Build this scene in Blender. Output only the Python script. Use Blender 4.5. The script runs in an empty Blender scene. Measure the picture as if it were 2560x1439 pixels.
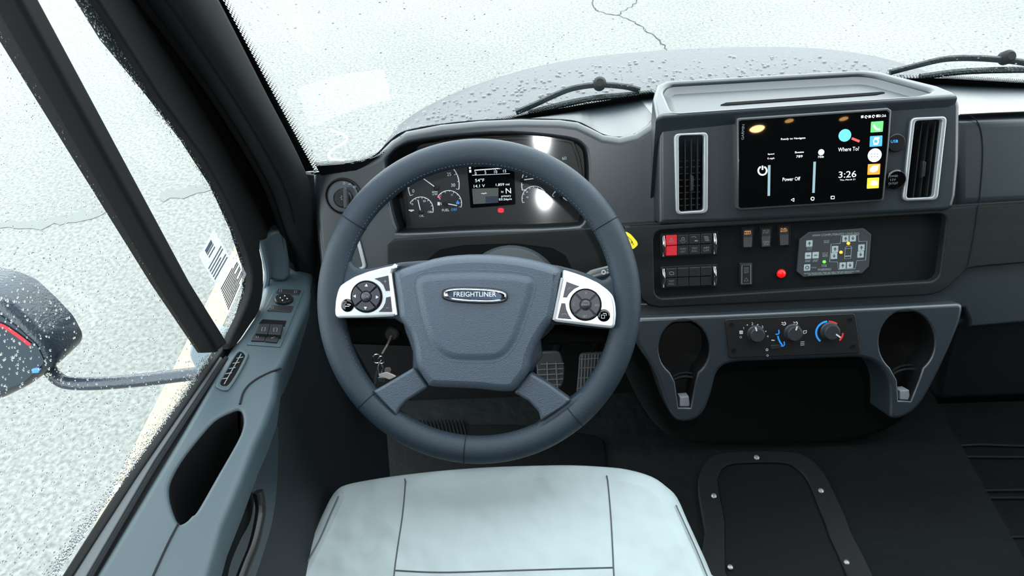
import bpy, math, random
from mathutils import Vector, Matrix, geometry
R = math.radians
random.seed(7)
sc = bpy.context.scene
COL = sc.collection

# ------------------------------------------------------------------ camera
F = 24 / 36 * 2560
Yc = Vector((35, 1565, -F)).normalized()              # vehicle forward seen from the camera
Xc = Vector((1, .045, (35 + 1565 * .045) / F)).normalized()
Zc = Xc.cross(Yc)
W2C = Matrix((Xc, Yc, Zc)).transposed()               # world -> camera axes
C2W = W2C.transposed()
EYE = Vector((0, 0, 1.42))
cam_d = bpy.data.cameras.new('camera'); cam = bpy.data.objects.new('camera', cam_d); COL.objects.link(cam)
cam_d.sensor_width = 36; cam_d.lens = 24; cam_d.clip_start = .02; cam_d.clip_end = 300
m4 = C2W.to_4x4(); m4.translation = EYE; cam.matrix_world = m4
sc.camera = cam

# ------------------------------------------------------------------ world, exposure
w = bpy.data.worlds.new('overcast_sky'); sc.world = w; w.use_nodes = True
nt = w.node_tree; nt.nodes.clear()
out = nt.nodes.new('ShaderNodeOutputWorld'); bg = nt.nodes.new('ShaderNodeBackground')
tc = nt.nodes.new('ShaderNodeTexCoord'); sx = nt.nodes.new('ShaderNodeSeparateXYZ'); rp = nt.nodes.new('ShaderNodeValToRGB')
nt.links.new(tc.outputs['Generated'], sx.inputs[0]); nt.links.new(sx.outputs['Z'], rp.inputs[0])
rp.color_ramp.elements[0].position = 0.0; rp.color_ramp.elements[0].color = (.93, 1.0, 1.0, 1)
rp.color_ramp.elements[1].position = .6; rp.color_ramp.elements[1].color = (.72, .80, .83, 1)
nt.links.new(rp.outputs[0], bg.inputs[0]); bg.inputs[1].default_value = 7.4
nt.links.new(bg.outputs[0], out.inputs[0])
sc.view_settings.view_transform = 'Standard'; sc.view_settings.look = 'None'
sc.view_settings.exposure = 0.0; sc.view_settings.gamma = 1; sc.view_settings.use_curve_mapping = False
sc.cycles.max_bounces = 10; sc.cycles.transparent_max_bounces = 24
sc.cycles.caustics_reflective = False; sc.cycles.caustics_refractive = False
sc.cycles.sample_clamp_indirect = 6

# the photographer's flash, fired from just above the lens
fl = bpy.data.lights.new('camera_flash', 'AREA'); fl.shape = 'DISK'; fl.size = .026; fl.energy = 3.4; fl.color = (.95, .98, 1)
flo = bpy.data.objects.new('camera_flash', fl); COL.objects.link(flo)
flm = C2W.to_4x4(); flm.translation = EYE + C2W @ Vector((.03, .06, .02)); flo.matrix_world = flm

# ------------------------------------------------------------------ helpers
def ray(px, py):
    return C2W @ Vector((px - 1280, 719.5 - py, -F))

class Fr:
    """a real plane in the cab: origin, right axis, normal towards the driver"""
    def __init__(s, O, N, U=(1, 0, 0)):
        s.O = Vector(O); s.N = Vector(N).normalized()
        U = Vector(U); s.U = (U - U.dot(s.N) * s.N).normalized(); s.V = s.N.cross(s.U)
    def h(s, px, py, w=0):
        d = ray(px, py); o = s.O + s.N * w
        t = (o - EYE).dot(s.N) / d.dot(s.N)
        q = EYE + d * t - o
        return (q.dot(s.U), q.dot(s.V))
    def P(s, u, v, w=0):
        return s.O + s.U * u + s.V * v + s.N * w
    def hp(s, px, py, w=0):
        u, v = s.h(px, py, w); return s.P(u, v, w)
    def sc(s, px, py, w=0):
        a = s.h(px - 30, py, w); b = s.h(px + 30, py, w)
        return math.hypot(b[0] - a[0], b[1] - a[1]) / 60

def L(fr, pts, w=0): return [fr.h(x, y, w) for x, y in pts]

def area(lp): return .5 * sum(lp[i][0] * lp[(i + 1) % len(lp)][1] - lp[(i + 1) % len(lp)][0] * lp[i][1] for i in range(len(lp)))
def ccw(lp): return lp if area(lp) > 0 else lp[::-1]

def rnd(lp, r, n=6):
    out = []
    N = len(lp)
    for i in range(N):
        a, p, b = Vector(lp[i - 1]), Vector(lp[i]), Vector(lp[(i + 1) % N])
        rr = r[i] if isinstance(r, (list, tuple)) else r
        da, db = (a - p), (b - p)
        rr = min(rr, da.length * .49, db.length * .49)
        if rr < 1e-5: out.append(tuple(p)); continue
        p0 = p + da.normalized() * rr; p2 = p + db.normalized() * rr
        for k in range(n + 1):
            t = k / n
            q = p0 * (1 - t) ** 2 + p * 2 * t * (1 - t) + p2 * t * t
            out.append(tuple(q))
    return out

def spl(pts, n=6, closed=True):
    P = [Vector(p) for p in pts]; N = len(P); out = []
    for i in range(N if closed else N - 1):
        if closed: a, b, c, d = P[i - 1], P[i], P[(i + 1) % N], P[(i + 2) % N]
        else: a, b, c, d = P[max(i - 1, 0)], P[i], P[i + 1], P[min(i + 2, N - 1)]
        for k in range(n):
            t = k / n
            out.append(.5 * ((2 * b) + (c - a) * t + (2 * a - 5 * b + 4 * c - d) * t * t + (3 * b - a - 3 * c + d) * t ** 3))
    if not closed: out.append(P[-1])
    return [tuple(q) for q in out]

def circ(c, r, n=40, ry=None, a0=0):
    ry = r if ry is None else ry
    return [(c[0] + r * math.cos(a0 + 2 * math.pi * k / n), c[1] + ry * math.sin(a0 + 2 * math.pi * k / n)) for k in range(n)]

def offs(lp, d):
    N = len(lp); out = []
    for i in range(N):
        a, p, b = Vector(lp[i - 1]), Vector(lp[i]), Vector(lp[(i + 1) % N])
        e1, e2 = (p - a), (b - p)
        if e1.length < 1e-7: e1 = e2
        if e2.length < 1e-7: e2 = e1
        e1 = e1.normalized(); e2 = e2.normalized()
        n1 = Vector((-e1.y, e1.x)); n2 = Vector((-e2.y, e2.x)); m = n1 + n2
        if m.length < 1e-4: m = n1
        m.normalize(); k = 1 / max(.5, m.dot(n1))
        out.append(tuple(p + m * d * k))
    return out

class MB:
    def __init__(s): s.v = []; s.f = []
    def add(s, vs, fs):
        n = len(s.v); s.v += [Vector(v) for v in vs]; s.f += [tuple(i + n for i in f) for f in fs]; return s

def rings(mb, fr, rs, flip=False):
    """rs: list of (loop, w); skin them"""
    n = len(rs[0][0]); vs = []; fs = []
    for lp, w_ in rs: vs += [fr.P(u, v, w_) for u, v in lp]
    for k in range(len(rs) - 1):
        for i in range(n):
            j = (i + 1) % n
            q = (k * n + i, k * n + j, (k + 1) * n + j, (k + 1) * n + i)
            fs.append(q[::-1] if flip else q)
    mb.add(vs, fs)

def cap(mb, fr, loops, w_, flip=False):
    polys = [[Vector((u, v, 0)) for u, v in lp] for lp in loops]
    flat = [p for lp in polys for p in lp]
    tris = geometry.tessellate_polygon(polys)
    fs = []
    for t in tris:
        a, b, c = (flat[i] for i in t)
        s_ = (b - a).cross(c - a).z
        if abs(s_) < 1e-14: continue
        t = tuple(t) if s_ > 0 else tuple(t)[::-1]
        fs.append(t[::-1] if flip else t)
    mb.add([fr.P(p.x, p.y, w_) for p in flat], fs)

def prism(mb, fr, lp, w0, w1, b=0, holes=(), hb=None, seg=4, back=False, hw=None):
    lp = ccw(lp); rs = [(lp, w0)]
    if b > 0:
        for k in range(seg + 1):
            a = k / seg * math.pi / 2
            rs.append((offs(lp, b * (1 - math.cos(a))), w1 - b + b * math.sin(a)))
    else: rs.append((lp, w1))
    rings(mb, fr, rs)
    caps = [rs[-1][0]]
    hb = b if hb is None else hb
    for h_ in holes:
        h_ = ccw(h_); hr = [(h_, w0 if hw is None else hw)]
        if hb > 0:
            for k in range(seg + 1):
                a = k / seg * math.pi / 2
                hr.append((offs(h_, -hb * (1 - math.cos(a))), w1 - hb + hb * math.sin(a)))
        else: hr.append((h_, w1))
        rings(mb, fr, hr, flip=True); caps.append(hr[-1][0])
    cap(mb, fr, caps, w1)
    if back: cap(mb, fr, [lp] + [ccw(h_) for h_ in holes], w0, flip=True)

def pp(mb, fr, pts, w0, w1, r=0, b=0, **k):
    """prism whose front outline is seen at these picture points"""
    holes = [h_ for h_ in k.pop('holes', ())]
    prism(mb, fr, rnd(ccw(L(fr, pts, w1)), r) if r else ccw(L(fr, pts, w1)), w0, w1, b, holes=holes, **k)

def pillow(mb, fr, lp, prof):
    lp = ccw(lp)
    rs = [(offs(lp, d), w_) for d, w_ in prof]
    rings(mb, fr, rs); cap(mb, fr, [rs[-1][0]], rs[-1][1])

def lathe(mb, fr, c, prof, n=32, capf=True):
    rs = [([(c[0] + r * math.cos(2 * math.pi * k / n), c[1] + r * math.sin(2 * math.pi * k / n)) for k in range(n)], w_) for r, w_ in prof]
    rings(mb, fr, rs)
    if capf: cap(mb, fr, [rs[-1][0]], rs[-1][1])

def tube(mb, path, r, n=10, closed=False, caps=True, r2=None, up=None):
    P = [Vector(p) for p in path]; N = len(P); vs = []; fs = []
    T = []
    for i in range(N):
        a = P[i - 1] if (i or closed) else P[0]; b = P[(i + 1) % N] if (i < N - 1 or closed) else P[-1]
        T.append((b - a).normalized())
    if up is None:
        up = Vector((0, 0, 1)) if abs(T[0].z) < .9 else Vector((1, 0, 0))
    x = (Vector(up) - Vector(up).dot(T[0]) * T[0]).normalized()
    for i in range(N):
        x = (x - x.dot(T[i]) * T[i]).normalized(); y = T[i].cross(x)
        rr = r[i] if isinstance(r, (list, tuple)) else r
        ry = rr if r2 is None else (r2[i] if isinstance(r2, (list, tuple)) else r2)
        for k in range(n):
            a = 2 * math.pi * k / n
            vs.append(P[i] + x * rr * math.cos(a) + y * ry * math.sin(a))
    for i in range(N if closed else N - 1):
        for k in range(n):
            j = (i + 1) % N; q = (k + 1) % n
            fs.append((i * n + k, i * n + q, j * n + q, j * n + k))
    if caps and not closed:
        fs.append(tuple(range(n))[::-1]); fs.append(tuple((N - 1) * n + k for k in range(n)))
    mb.add(vs, fs)

def box(mb, a, b):
    x0, y0, z0 = a; x1, y1, z1 = b
    vs = [(x0, y0, z0), (x1, y0, z0), (x1, y1, z0), (x0, y1, z0), (x0, y0, z1), (x1, y0, z1), (x1, y1, z1), (x0, y1, z1)]
    mb.add(vs, [(3, 2, 1, 0), (4, 5, 6, 7), (0, 1, 5, 4), (1, 2, 6, 5), (2, 3, 7, 6), (3, 0, 4, 7)])

def gridf(mb, nu, nv, fn):
    vs = [fn(i / nu, j / nv) for j in range(nv + 1) for i in range(nu + 1)]
    fs = [(j * (nu + 1) + i, j * (nu + 1) + i + 1, (j + 1) * (nu + 1) + i + 1, (j + 1) * (nu + 1) + i) for j in range(nv) for i in range(nu)]
    mb.add(vs, fs)

_gl = {}
def glyph(s):
    if s in _gl: return _gl[s]
    c = bpy.data.curves.new('t', 'FONT'); c.body = s; c.size = 1; c.resolution_u = 3
    o = bpy.data.objects.new('t', c); COL.objects.link(o)
    dg = bpy.context.evaluated_depsgraph_get()
    me = bpy.data.meshes.new_from_object(o.evaluated_get(dg))
    vs = [(v.co.x, v.co.y) for v in me.vertices]; fs = [tuple(p.vertices) for p in me.polygons]
    bpy.data.objects.remove(o); bpy.data.curves.remove(c); bpy.data.meshes.remove(me)
    xs = [v[0] for v in vs]; ys = [v[1] for v in vs]
    _gl[s] = (vs, fs, (min(xs), max(xs), min(ys), max(ys))); return _gl[s]

def text(mb, fr, px, py, w_, s, hpx, wpx=None, rot=0, depth=0):
    """word centred at the picture point, hpx tall, optionally stretched to wpx"""
    vs, fs, (x0, x1, y0, y1) = glyph(s)
    k = fr.sc(px, py, w_); c = fr.h(px, py, w_)
    a = hpx * k / (y1 - y0); bx = a if wpx is None else wpx * k / (x1 - x0)
    cr, sr = math.cos(rot), math.sin(rot); out = []
    for x, y in vs:
        x = (x - (x0 + x1) / 2) * bx; y = (y - (y0 + y1) / 2) * a
        out.append(fr.P(c[0] + x * cr - y * sr, c[1] + x * sr + y * cr, w_))
    mb.add(out, fs)
    if depth:
        lo = [p - fr.N * depth for p in out]; ed = {}
        for f in fs:
            for i in range(len(f)):
                e = (f[i], f[(i + 1) % len(f)]); ed[e] = 1
        sf = [(e[1], e[0], e[0] + len(out), e[1] + len(out)) for e in ed if (e[1], e[0]) not in ed]
        mb.add(out + lo, sf)

def line(mb, fr, pts, w_, wpx, closed=False):
    """flat painted stroke along picture points"""
    P = [Vector(fr.h(x, y, w_)) for x, y in pts]; k = fr.sc(pts[0][0], pts[0][1], w_) * wpx / 2
    N = len(P); vs = []
    for i in range(N):
        a = P[i - 1] if (i or closed) else P[0]; b = P[(i + 1) % N] if (i < N - 1 or closed) else P[-1]
        t = (b - a).normalized(); n = Vector((-t.y, t.x))
        vs += [fr.P(*(P[i] + n * k), w_), fr.P(*(P[i] - n * k), w_)]
    fs = []
    for i in range(N if closed else N - 1):
        j = (i + 1) % N; fs.append((2 * i + 1, 2 * j + 1, 2 * j, 2 * i))
    mb.add(vs, fs)

def arcpx(cx, cy, r, a0, a1, n=24, ry=None):
    ry = r if ry is None else ry
    return [(cx + r * math.cos(R(a0 + (a1 - a0) * k / n)), cy - ry * math.sin(R(a0 + (a1 - a0) * k / n))) for k in range(n + 1)]

# ------------------------------------------------------------------ materials
def lin(c):
    return tuple(((x / 255) / 12.92 if x / 255 <= .04045 else ((x / 255 + .055) / 1.055) ** 2.4) for x in c) + (1,)
MATS = {}
def mat(name, rgb, rough=.5, metal=0, bump=None, emit=0, spec=.5, vary=None, coat=0, trans=0, ior=1.45, sheen=0):
    if name in MATS: return MATS[name]
    m = bpy.data.materials.new(name); m.use_nodes = True; nt = m.node_tree; b = nt.nodes['Principled BSDF']
    c = lin(rgb); b.inputs['Base Color'].default_value = c; b.inputs['Roughness'].default_value = rough
    b.inputs['Metallic'].default_value = metal; b.inputs['Specular IOR Level'].default_value = spec
    b.inputs['Coat Weight'].default_value = coat; b.inputs['Transmission Weight'].default_value = trans; b.inputs['IOR'].default_value = ior
    b.inputs['Sheen Weight'].default_value = sheen
    if emit: b.inputs['Emission Color'].default_value = c; b.inputs['Emission Strength'].default_value = emit
    t = nt.nodes.new('ShaderNodeTexCoord')
    def noise(scale, detail=3, stretch=None):
        n = nt.nodes.new('ShaderNodeTexNoise'); n.inputs['Scale'].default_value = scale; n.inputs['Detail'].default_value = detail
        if stretch:
            mp = nt.nodes.new('ShaderNodeMapping'); mp.inputs['Scale'].default_value = stretch
            nt.links.new(t.outputs['Object'], mp.inputs[0]); nt.links.new(mp.outputs[0], n.inputs['Vector'])
        else: nt.links.new(t.outputs['Object'], n.inputs['Vector'])
        return n
    if vary:
        sc_, amt, st = (vary + (None,))[:3]
        n = noise(sc_, 5, st); cr = nt.nodes.new('ShaderNodeValToRGB')
        cr.color_ramp.elements[0].position = .3; cr.color_ramp.elements[1].position = .72
        cr.color_ramp.elements[0].color = tuple(x * (1 - amt) for x in c[:3]) + (1,)
        cr.color_ramp.elements[1].color = tuple(min(1, x * (1 + amt)) for x in c[:3]) + (1,)
        nt.links.new(n.outputs[0], cr.inputs[0]); nt.links.new(cr.outputs[0], b.inputs['Base Color'])
    if bump:
        h_ = None
        for sc_, st in (bump if isinstance(bump, list) else [bump]):
            n = noise(sc_, 2); bp = nt.nodes.new('ShaderNodeBump'); bp.inputs['Strength'].default_value = st
            bp.inputs['Distance'].default_value = .5 / sc_
            nt.links.new(n.outputs[0], bp.inputs['Height'])
            if h_: nt.links.new(h_.outputs[0], bp.inputs['Normal'])
            h_ = bp
        nt.links.new(h_.outputs[0], b.inputs['Normal'])
    MATS[name] = m; return m

PLASTIC = mat('charcoal_plastic', (31, 40, 46), .36, bump=(1400, .25), spec=.9)
PLASTIC_D = mat('dark_plastic', (20, 25, 28), .5, bump=(1400, .2), spec=.4)
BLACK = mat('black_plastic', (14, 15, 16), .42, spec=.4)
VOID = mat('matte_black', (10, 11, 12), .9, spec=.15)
LEATHER = mat('black_leather', (36, 47, 57), .5, bump=[(900, .8)], spec=.35)
HUBM = mat('hub_vinyl', (60, 71, 83), .42, bump=[(760, 1.0)], spec=.5)
SILVER = mat('satin_silver', (222, 230, 234), .3, metal=.6, bump=(2500, .05))
CHROME = mat('chrome', (225, 230, 235), .12, metal=1)
BUTTON = mat('button_rubber', (46, 47, 55), .42)
PRINT = mat('white_print', (175, 182, 186), .5, emit=.12)
GPRINT = mat('grey_print', (112, 120, 124), .5)
PIANO = mat('gloss_black', (6, 7, 8), .02, spec=.5)
WOOD = mat('dark_woodgrain', (24, 28, 29), .5, spec=.25, vary=(9, .45, (.25, 3, 3)), bump=(60, .05))
RUBBER = mat('black_rubber', (11, 13, 14), .7, spec=.25)
CLOTHM = mat('grey_seat_vinyl', (158, 169, 172), .62, bump=[(11, .4), (900, .25)], spec=.3)
SEAM = mat('dark_seam', (22, 25, 28), .8, spec=.2)

def glass_mat(name, tint=.985, rough=.01):
    m = bpy.data.materials.new(name); m.use_nodes = True; nt = m.node_tree; nt.nodes.clear()
    o = nt.nodes.new('ShaderNodeOutputMaterial'); mx = nt.nodes.new('ShaderNodeMixShader'); tr = nt.nodes.new('ShaderNodeBsdfTransparent')
    gl = nt.nodes.new('ShaderNodeBsdfGlossy'); lw = nt.nodes.new('ShaderNodeLayerWeight'); pw = nt.nodes.new('ShaderNodeMath'); pw.operation = 'POWER'; pw.inputs[1].default_value = 5
    fr = nt.nodes.new('ShaderNodeMath'); fr.operation = 'MULTIPLY_ADD'; fr.inputs[1].default_value = .9; fr.inputs[2].default_value = .05
    nt.links.new(lw.outputs['Facing'], pw.inputs[0]); nt.links.new(pw.outputs[0], fr.inputs[0])
    gl.inputs['Roughness'].default_value = rough; tr.inputs[0].default_value = (tint * .985, tint, tint * .995, 1)
    nt.links.new(fr.outputs[0], mx.inputs[0]); nt.links.new(tr.outputs[0], mx.inputs[1]); nt.links.new(gl.outputs[0], mx.inputs[2])
    nt.links.new(mx.outputs[0], o.inputs[0]); return m
GLASS = glass_mat('window_glass')
LENS = glass_mat('lens_glass', .97, .05)
def film_mat(name, rgb, a):
    m = bpy.data.materials.new(name); m.use_nodes = True; nt = m.node_tree; b = nt.nodes['Principled BSDF']
    nt.nodes.remove(b); o = nt.nodes['Material Output']; mx = nt.nodes.new('ShaderNodeMixShader'); tr = nt.nodes.new('ShaderNodeBsdfTransparent'); tl = nt.nodes.new('ShaderNodeBsdfTranslucent')
    tl.inputs[0].default_value = lin(rgb); mx.inputs[0].default_value = a
    nt.links.new(tr.outputs[0], mx.inputs[1]); nt.links.new(tl.outputs[0], mx.inputs[2]); nt.links.new(mx.outputs[0], o.inputs[0])
    return m

# ------------------------------------------------------------------ objects
ROOTLOC = {}
def tag(o, label=None, cat=None, group=None, kind=None):
    if label: o['label'] = label
    if cat: o['category'] = cat
    if group: o['group'] = group
    if kind: o['kind'] = kind
    return o
def thing(name, loc, label=None, cat=None, group=None, kind=None):
    o = bpy.data.objects.new(name, None); COL.objects.link(o); o.location = Vector(loc); o.empty_display_size = .05
    ROOTLOC[o.name] = Vector(loc); return tag(o, label, cat, group, kind)
def part(name, mb, m, parent=None, label=None, cat=None, group=None, kind=None, smooth=True, loc=None, ang=38):
    org = ROOTLOC[parent.name] if parent else (Vector(loc) if loc is not None else Vector((0, 0, 0)))
    if parent is None and loc is None:
        xs = [v.x for v in mb.v]; ys = [v.y for v in mb.v]; zs = [v.z for v in mb.v]
        org = Vector(((min(xs) + max(xs)) / 2, (min(ys) + max(ys)) / 2, min(zs)))
    me = bpy.data.meshes.new(name); me.from_pydata([v - org for v in mb.v], [], mb.f); me.validate()
    for mm in (m if isinstance(m, list) else [m]): me.materials.append(mm)
    if smooth:
        me.polygons.foreach_set('use_smooth', [True] * len(me.polygons)); me.update()
        me.set_sharp_from_angle(angle=R(ang))
    me.update()
    o = bpy.data.objects.new(name, me); COL.objects.link(o)
    if parent: o.parent = parent
    else: o.location = org
    ROOTLOC[o.name] = org
    return tag(o, label, cat, group, kind)
def one(fn, *a, **k):
    mb = MB(); fn(mb, *a, **k); return mb

def texts(fr, items, m, parent, name='lettering', rot=0):
    for px, py, w_, s, h_, wd in items:
        mb = MB(); text(mb, fr, px, py, w_, s, h_, wd, rot=rot); part(name, mb, m, parent, smooth=False)
# ------------------------------------------------------------------ main planes of the cab
C30, S30 = math.cos(R(30)), math.sin(R(30))
FC = Fr((0, .90, .866), (0, -C30, S30))                         # centre stack face
FB = Fr(FC.P(0, 0, -.05), FC.N)                                 # cluster hood / left dash face
FW = Fr((0, .9, .9), (0, -1, 0))
_w0 = EYE + ray(1192, 752).normalized() * .95
FH = Fr(_w0, (0, -.737, .676))                                  # steering wheel
XG = -.47
FG = Fr((XG, 0, 0), (1, 0, 0), (0, 1, 0))                       # side window plane, U = forward
_a = FG.hp(575, 858); _b = FG.hp(165, 1439)
_n = (_a - _b).normalized().cross(Vector((1, 0, -.22))); _n = _n if _n.z > 0 else -_n
FT = Fr(_a, _n)                                                 # door top pad
FFL = Fr((0, 0, 0), (0, 0, 1))                                  # cab floor
FGR = Fr((0, 0, -1.1), (0, 0, 1))                               # pavement
# ================================================================== OUTSIDE
# pavement: pale wet asphalt with aggregate speckle, as a large real plane
m = mat('asphalt', (158, 160, 157), .6, spec=.4)
nt = m.node_tree; b_ = nt.nodes['Principled BSDF']; t_ = nt.nodes.new('ShaderNodeTexCoord')
def _n(s, d):
    n = nt.nodes.new('ShaderNodeTexNoise'); n.inputs['Scale'].default_value = s; n.inputs['Detail'].default_value = d
    nt.links.new(t_.outputs['Object'], n.inputs['Vector']); return n
def _r(src, p0, p1, c0, c1):
    r = nt.nodes.new('ShaderNodeValToRGB'); e = r.color_ramp.elements
    e[0].position, e[1].position = p0, p1; e[0].color = (c0, c0, c0, 1); e[1].color = (c1, c1, c1 , 1); nt.links.new(src, r.inputs[0]); return r
fine = _r(_n(42, 6).outputs[0], .32, .68, .60, 1.28); big = _r(_n(.55, 4).outputs[0], .3, .7, .88, 1.12)
mu = nt.nodes.new('ShaderNodeMix'); mu.data_type = 'RGBA'; mu.blend_type = 'MULTIPLY'; mu.inputs[0].default_value = 1
nt.links.new(fine.outputs[0], mu.inputs[6]); nt.links.new(big.outputs[0], mu.inputs[7])
mu2 = nt.nodes.new('ShaderNodeMix'); mu2.data_type = 'RGBA'; mu2.blend_type = 'MULTIPLY'; mu2.inputs[0].default_value = 1
mu2.inputs[7].default_value = lin((101, 103, 100)); nt.links.new(mu.outputs[2], mu2.inputs[6]); nt.links.new(mu2.outputs[2], b_.inputs['Base Color'])
g = MB(); gridf(g, 8, 8, lambda s, t: Vector((-40 + 80 * s, -30 + 80 * t, -1.1)))
part('ground', g, m, loc=(0, 0, -1.1), kind='structure', smooth=False)
FGL = Fr((0, 0, -1.097), (0, 0, 1))
def ribbon(fr, pts, wpx_list, name, mt, label, cat, group=None, jit=0):
    mb = MB(); P = [Vector(fr.h(x, y)) for x, y in spl(pts, 5, False)]; vs = []
    for i, p in enumerate(P):
        a = P[max(i - 1, 0)]; b = P[min(i + 1, len(P) - 1)]; t = (b - a).normalized(); n = Vector((-t.y, t.x))
        p = p + n * random.uniform(-jit, jit); wd = wpx_list * random.uniform(.5, 1.3)
        vs += [fr.P(*(p + n * wd)), fr.P(*(p - n * wd))]
    mb.add(vs, [(2 * i, 2 * i + 1, 2 * i + 3, 2 * i + 2) for i in range(len(P) - 1)])
    return part(name, mb, mt, label=label, cat=cat, group={'crack': 'cracks in the pavement', 'stain': 'stains on the pavement'}.get(cat), smooth=False)
CR = mat('crack_tar', (34, 36, 35), .8)
ribbon(FGL, [(1480, -10), (1488, 18), (1500, 30), (1545, 38), (1580, 52), (1605, 68), (1632, 88), (1655, 108), (1668, 122), (1682, 135)], .006, 'pavement_crack', CR, 'dark crack wandering down the pavement ahead of the bonnet', 'crack', jit=.015)
ribbon(FGL, [(1545, 38), (1565, 22), (1590, 8), (1600, -10)], .005, 'pavement_crack', CR, 'short side branch forking up from the long pavement crack', 'crack', jit=.02)
YL = mat('faded_yellow_paint', (158, 142, 104), .6, vary=(30, .12))
_ln = MB(); q = [FGL.hp(x, y) for x, y in [(528, 735), (560, 745), (400, 1045), (272, 1285), (258, 1265)]]
d0 = (FGL.hp(288, 1208) - FGL.hp(534, 720)); d0.normalize(); p0 = FGL.hp(534, 720); nn = Vector((d0.y, -d0.x, 0))
if nn.x < 0: nn = -nn
vs = [p0 - d0 * .4, p0 + d0 * 4, p0 + d0 * 4 + nn * .16, p0 - d0 * .4 + nn * .16]
_ln.add(vs, [(0, 1, 2, 3) if (vs[1] - vs[0]).cross(vs[2] - vs[1]).z > 0 else (3, 2, 1, 0)])
part('parking_line', _ln, YL, label='pale yellow painted parking line on the pavement below the door', cat='road marking', smooth=False)
for pts, lb in [([(-20, 560), (120, 552), (210, 540), (300, 512)], 'faint grey stain streak on the pavement left of the window divider'),
                ([(400, 492), (480, 475), (560, 462), (640, 470)], 'faint grey stain streak on the pavement between window divider and door frame')]:
    ribbon(FGL, pts, .06, 'pavement_stain', mat('stain', (92, 95, 93), .7), lb, 'stain', jit=.03)

# bonnet
FHD = Fr((0, 1.3, .70), (0, .20, 1))
hood_px = [(955, 328), (1010, 290), (1090, 250), (1180, 215), (1330, 172), (1480, 147), (1700, 130), (1900, 124), (2080, 130), (2210, 148), (2320, 178), (2420, 215)]
lp = L(FHD, hood_px, -.03); lp = spl(lp, 4, False) + [(.985, .05), (.98, -.09), (.3, -.09), (lp[0][0] - .01, -.09)]
HOODM = mat('wet_grey_bonnet_paint', (44, 50, 56), .42, spec=.25, bump=[(160, .35), (45, .15)])
hb = MB(); pillow(hb, FHD, lp, [(-.02, -.30), (-.005, -.16), (0, -.09), (.015, -.045), (.045, -.014), (.10, 0)])
part('hood', hb, HOODM, label='rounded grey vehicle bonnet beaded with rain beyond the windshield', cat='bonnet')

# ------------------------------------------------------------------ windshield
FD = Fr((0, 1.0, .84), (0, 0, 1))
base_px = [(776, 426), (900, 416), (1100, 346), (1320, 291), (1620, 240), (1980, 204), (2340, 203), (2560, 216), (2760, 250)]
base = [FD.hp(x, y) for x, y in base_px] + [Vector((1.64, 1.02, .84))]
b0 = base[0]; rq = ray(550, 0); q0 = EYE + rq * (.855 / F)
topd = (q0 - b0); topd *= .82 / topd.z
NB = len(base); edges = []
for i, p in enumerate(base):
    k = min(1, i / 3); edges.append((p, p + topd * (1 - k) + Vector((.02, -.60, .82)) * k))
def wsf(s, t):
    x = s * (NB - 1); i = min(int(x), NB - 2); f = x - i
    a = edges[i][0].lerp(edges[i + 1][0], f); b = edges[i][1].lerp(edges[i + 1][1], f)
    return a.lerp(b, t)
mb = MB(); gridf(mb, NB - 1, 1, wsf)
part('window_1', mb, GLASS, kind='structure', smooth=True, ang=80)
# black frit with fading dots, along the left edge and the lower edge
mb = MB()
def strip(mb, f, n, w_):
    gridf(mb, n, 1, lambda s, t: f(s, w_ * t))
def near_left(t, d, push=0):      # t up the edge, d metres in from it
    a = b0 + topd * t; b = wsf(1 / (NB - 1), t); dr = (b - a).normalized(); return a + dr * d + Vector((0, -.002, 0))
gridf(mb, 30, 1, lambda s, t: near_left(s, .007 * t - .03 * (1 - t)))
for i in range(150):
    for k, r in enumerate([.0017, .0014, .0011, .0008, .0006]):
        for j2 in (0,):
            t = (i + (k % 2) * .5) / 150; c = near_left(t, .0078 + k * .0029)
            ax = (wsf(1 / (NB - 1), t) - (b0 + topd * t)).normalized(); ay = topd.normalized()
            mb.add([c + ax * r * math.cos(a * 1.047) + ay * r * math.sin(a * 1.047) for a in range(6)], [(0, 1, 2, 3, 4, 5)])
def low(s, h_): p = wsf(s, h_ / .82); return p + Vector((0, -.004, 0))
mb2 = MB(); gridf(mb2, 60, 1, lambda s, t: low(.02 + .98 * s, -.03 + .042 * t))
for i in range(420):
    for k, r in enumerate([.0017, .0014, .001]):
        s_ = (i + (k % 2) * .5) / 420 * .98 + .02; c = low(s_, .0135 + k * .003)
        ax = (wsf(min(s_ + .01, 1), 0) - wsf(s_ - .01, 0)).normalized(); ay = Vector((0, -.6, .82)).normalized()
        mb2.add([c + ax * r * math.cos(a * 1.047) + ay * r * math.sin(a * 1.047) for a in range(6)], [(0, 1, 2, 3, 4, 5)])
part('trim_1', mb, VOID, kind='structure', smooth=False); part('trim_2', mb2, VOID, kind='structure', smooth=False)

# windshield reflection painted as a pale translucent patch, plus a white squiggle stroke
FWS = Fr(wsf(.107, .3), (wsf(.222, 0) - wsf(.107, 0)).cross(wsf(.107, 1) - wsf(.107, 0)) * -1)
if FWS.N.y > 0: FWS = Fr(FWS.O, -FWS.N)
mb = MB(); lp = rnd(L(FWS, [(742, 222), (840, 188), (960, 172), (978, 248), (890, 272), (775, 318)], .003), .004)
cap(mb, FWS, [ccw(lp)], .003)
part('windshield_reflection', mb, film_mat('painted_reflection', (235, 250, 255), .07), label='faint pale rectangular reflection painted on the windshield near its left edge', cat='painted reflection', smooth=False)
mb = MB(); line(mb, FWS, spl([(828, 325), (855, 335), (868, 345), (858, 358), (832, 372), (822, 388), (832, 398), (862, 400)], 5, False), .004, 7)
part('squiggle_mark', mb, film_mat('squiggle_white', (250, 255, 255), .22), label='white S-shaped squiggle low on the windshield near the left pillar', cat='mark', smooth=False)

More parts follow.
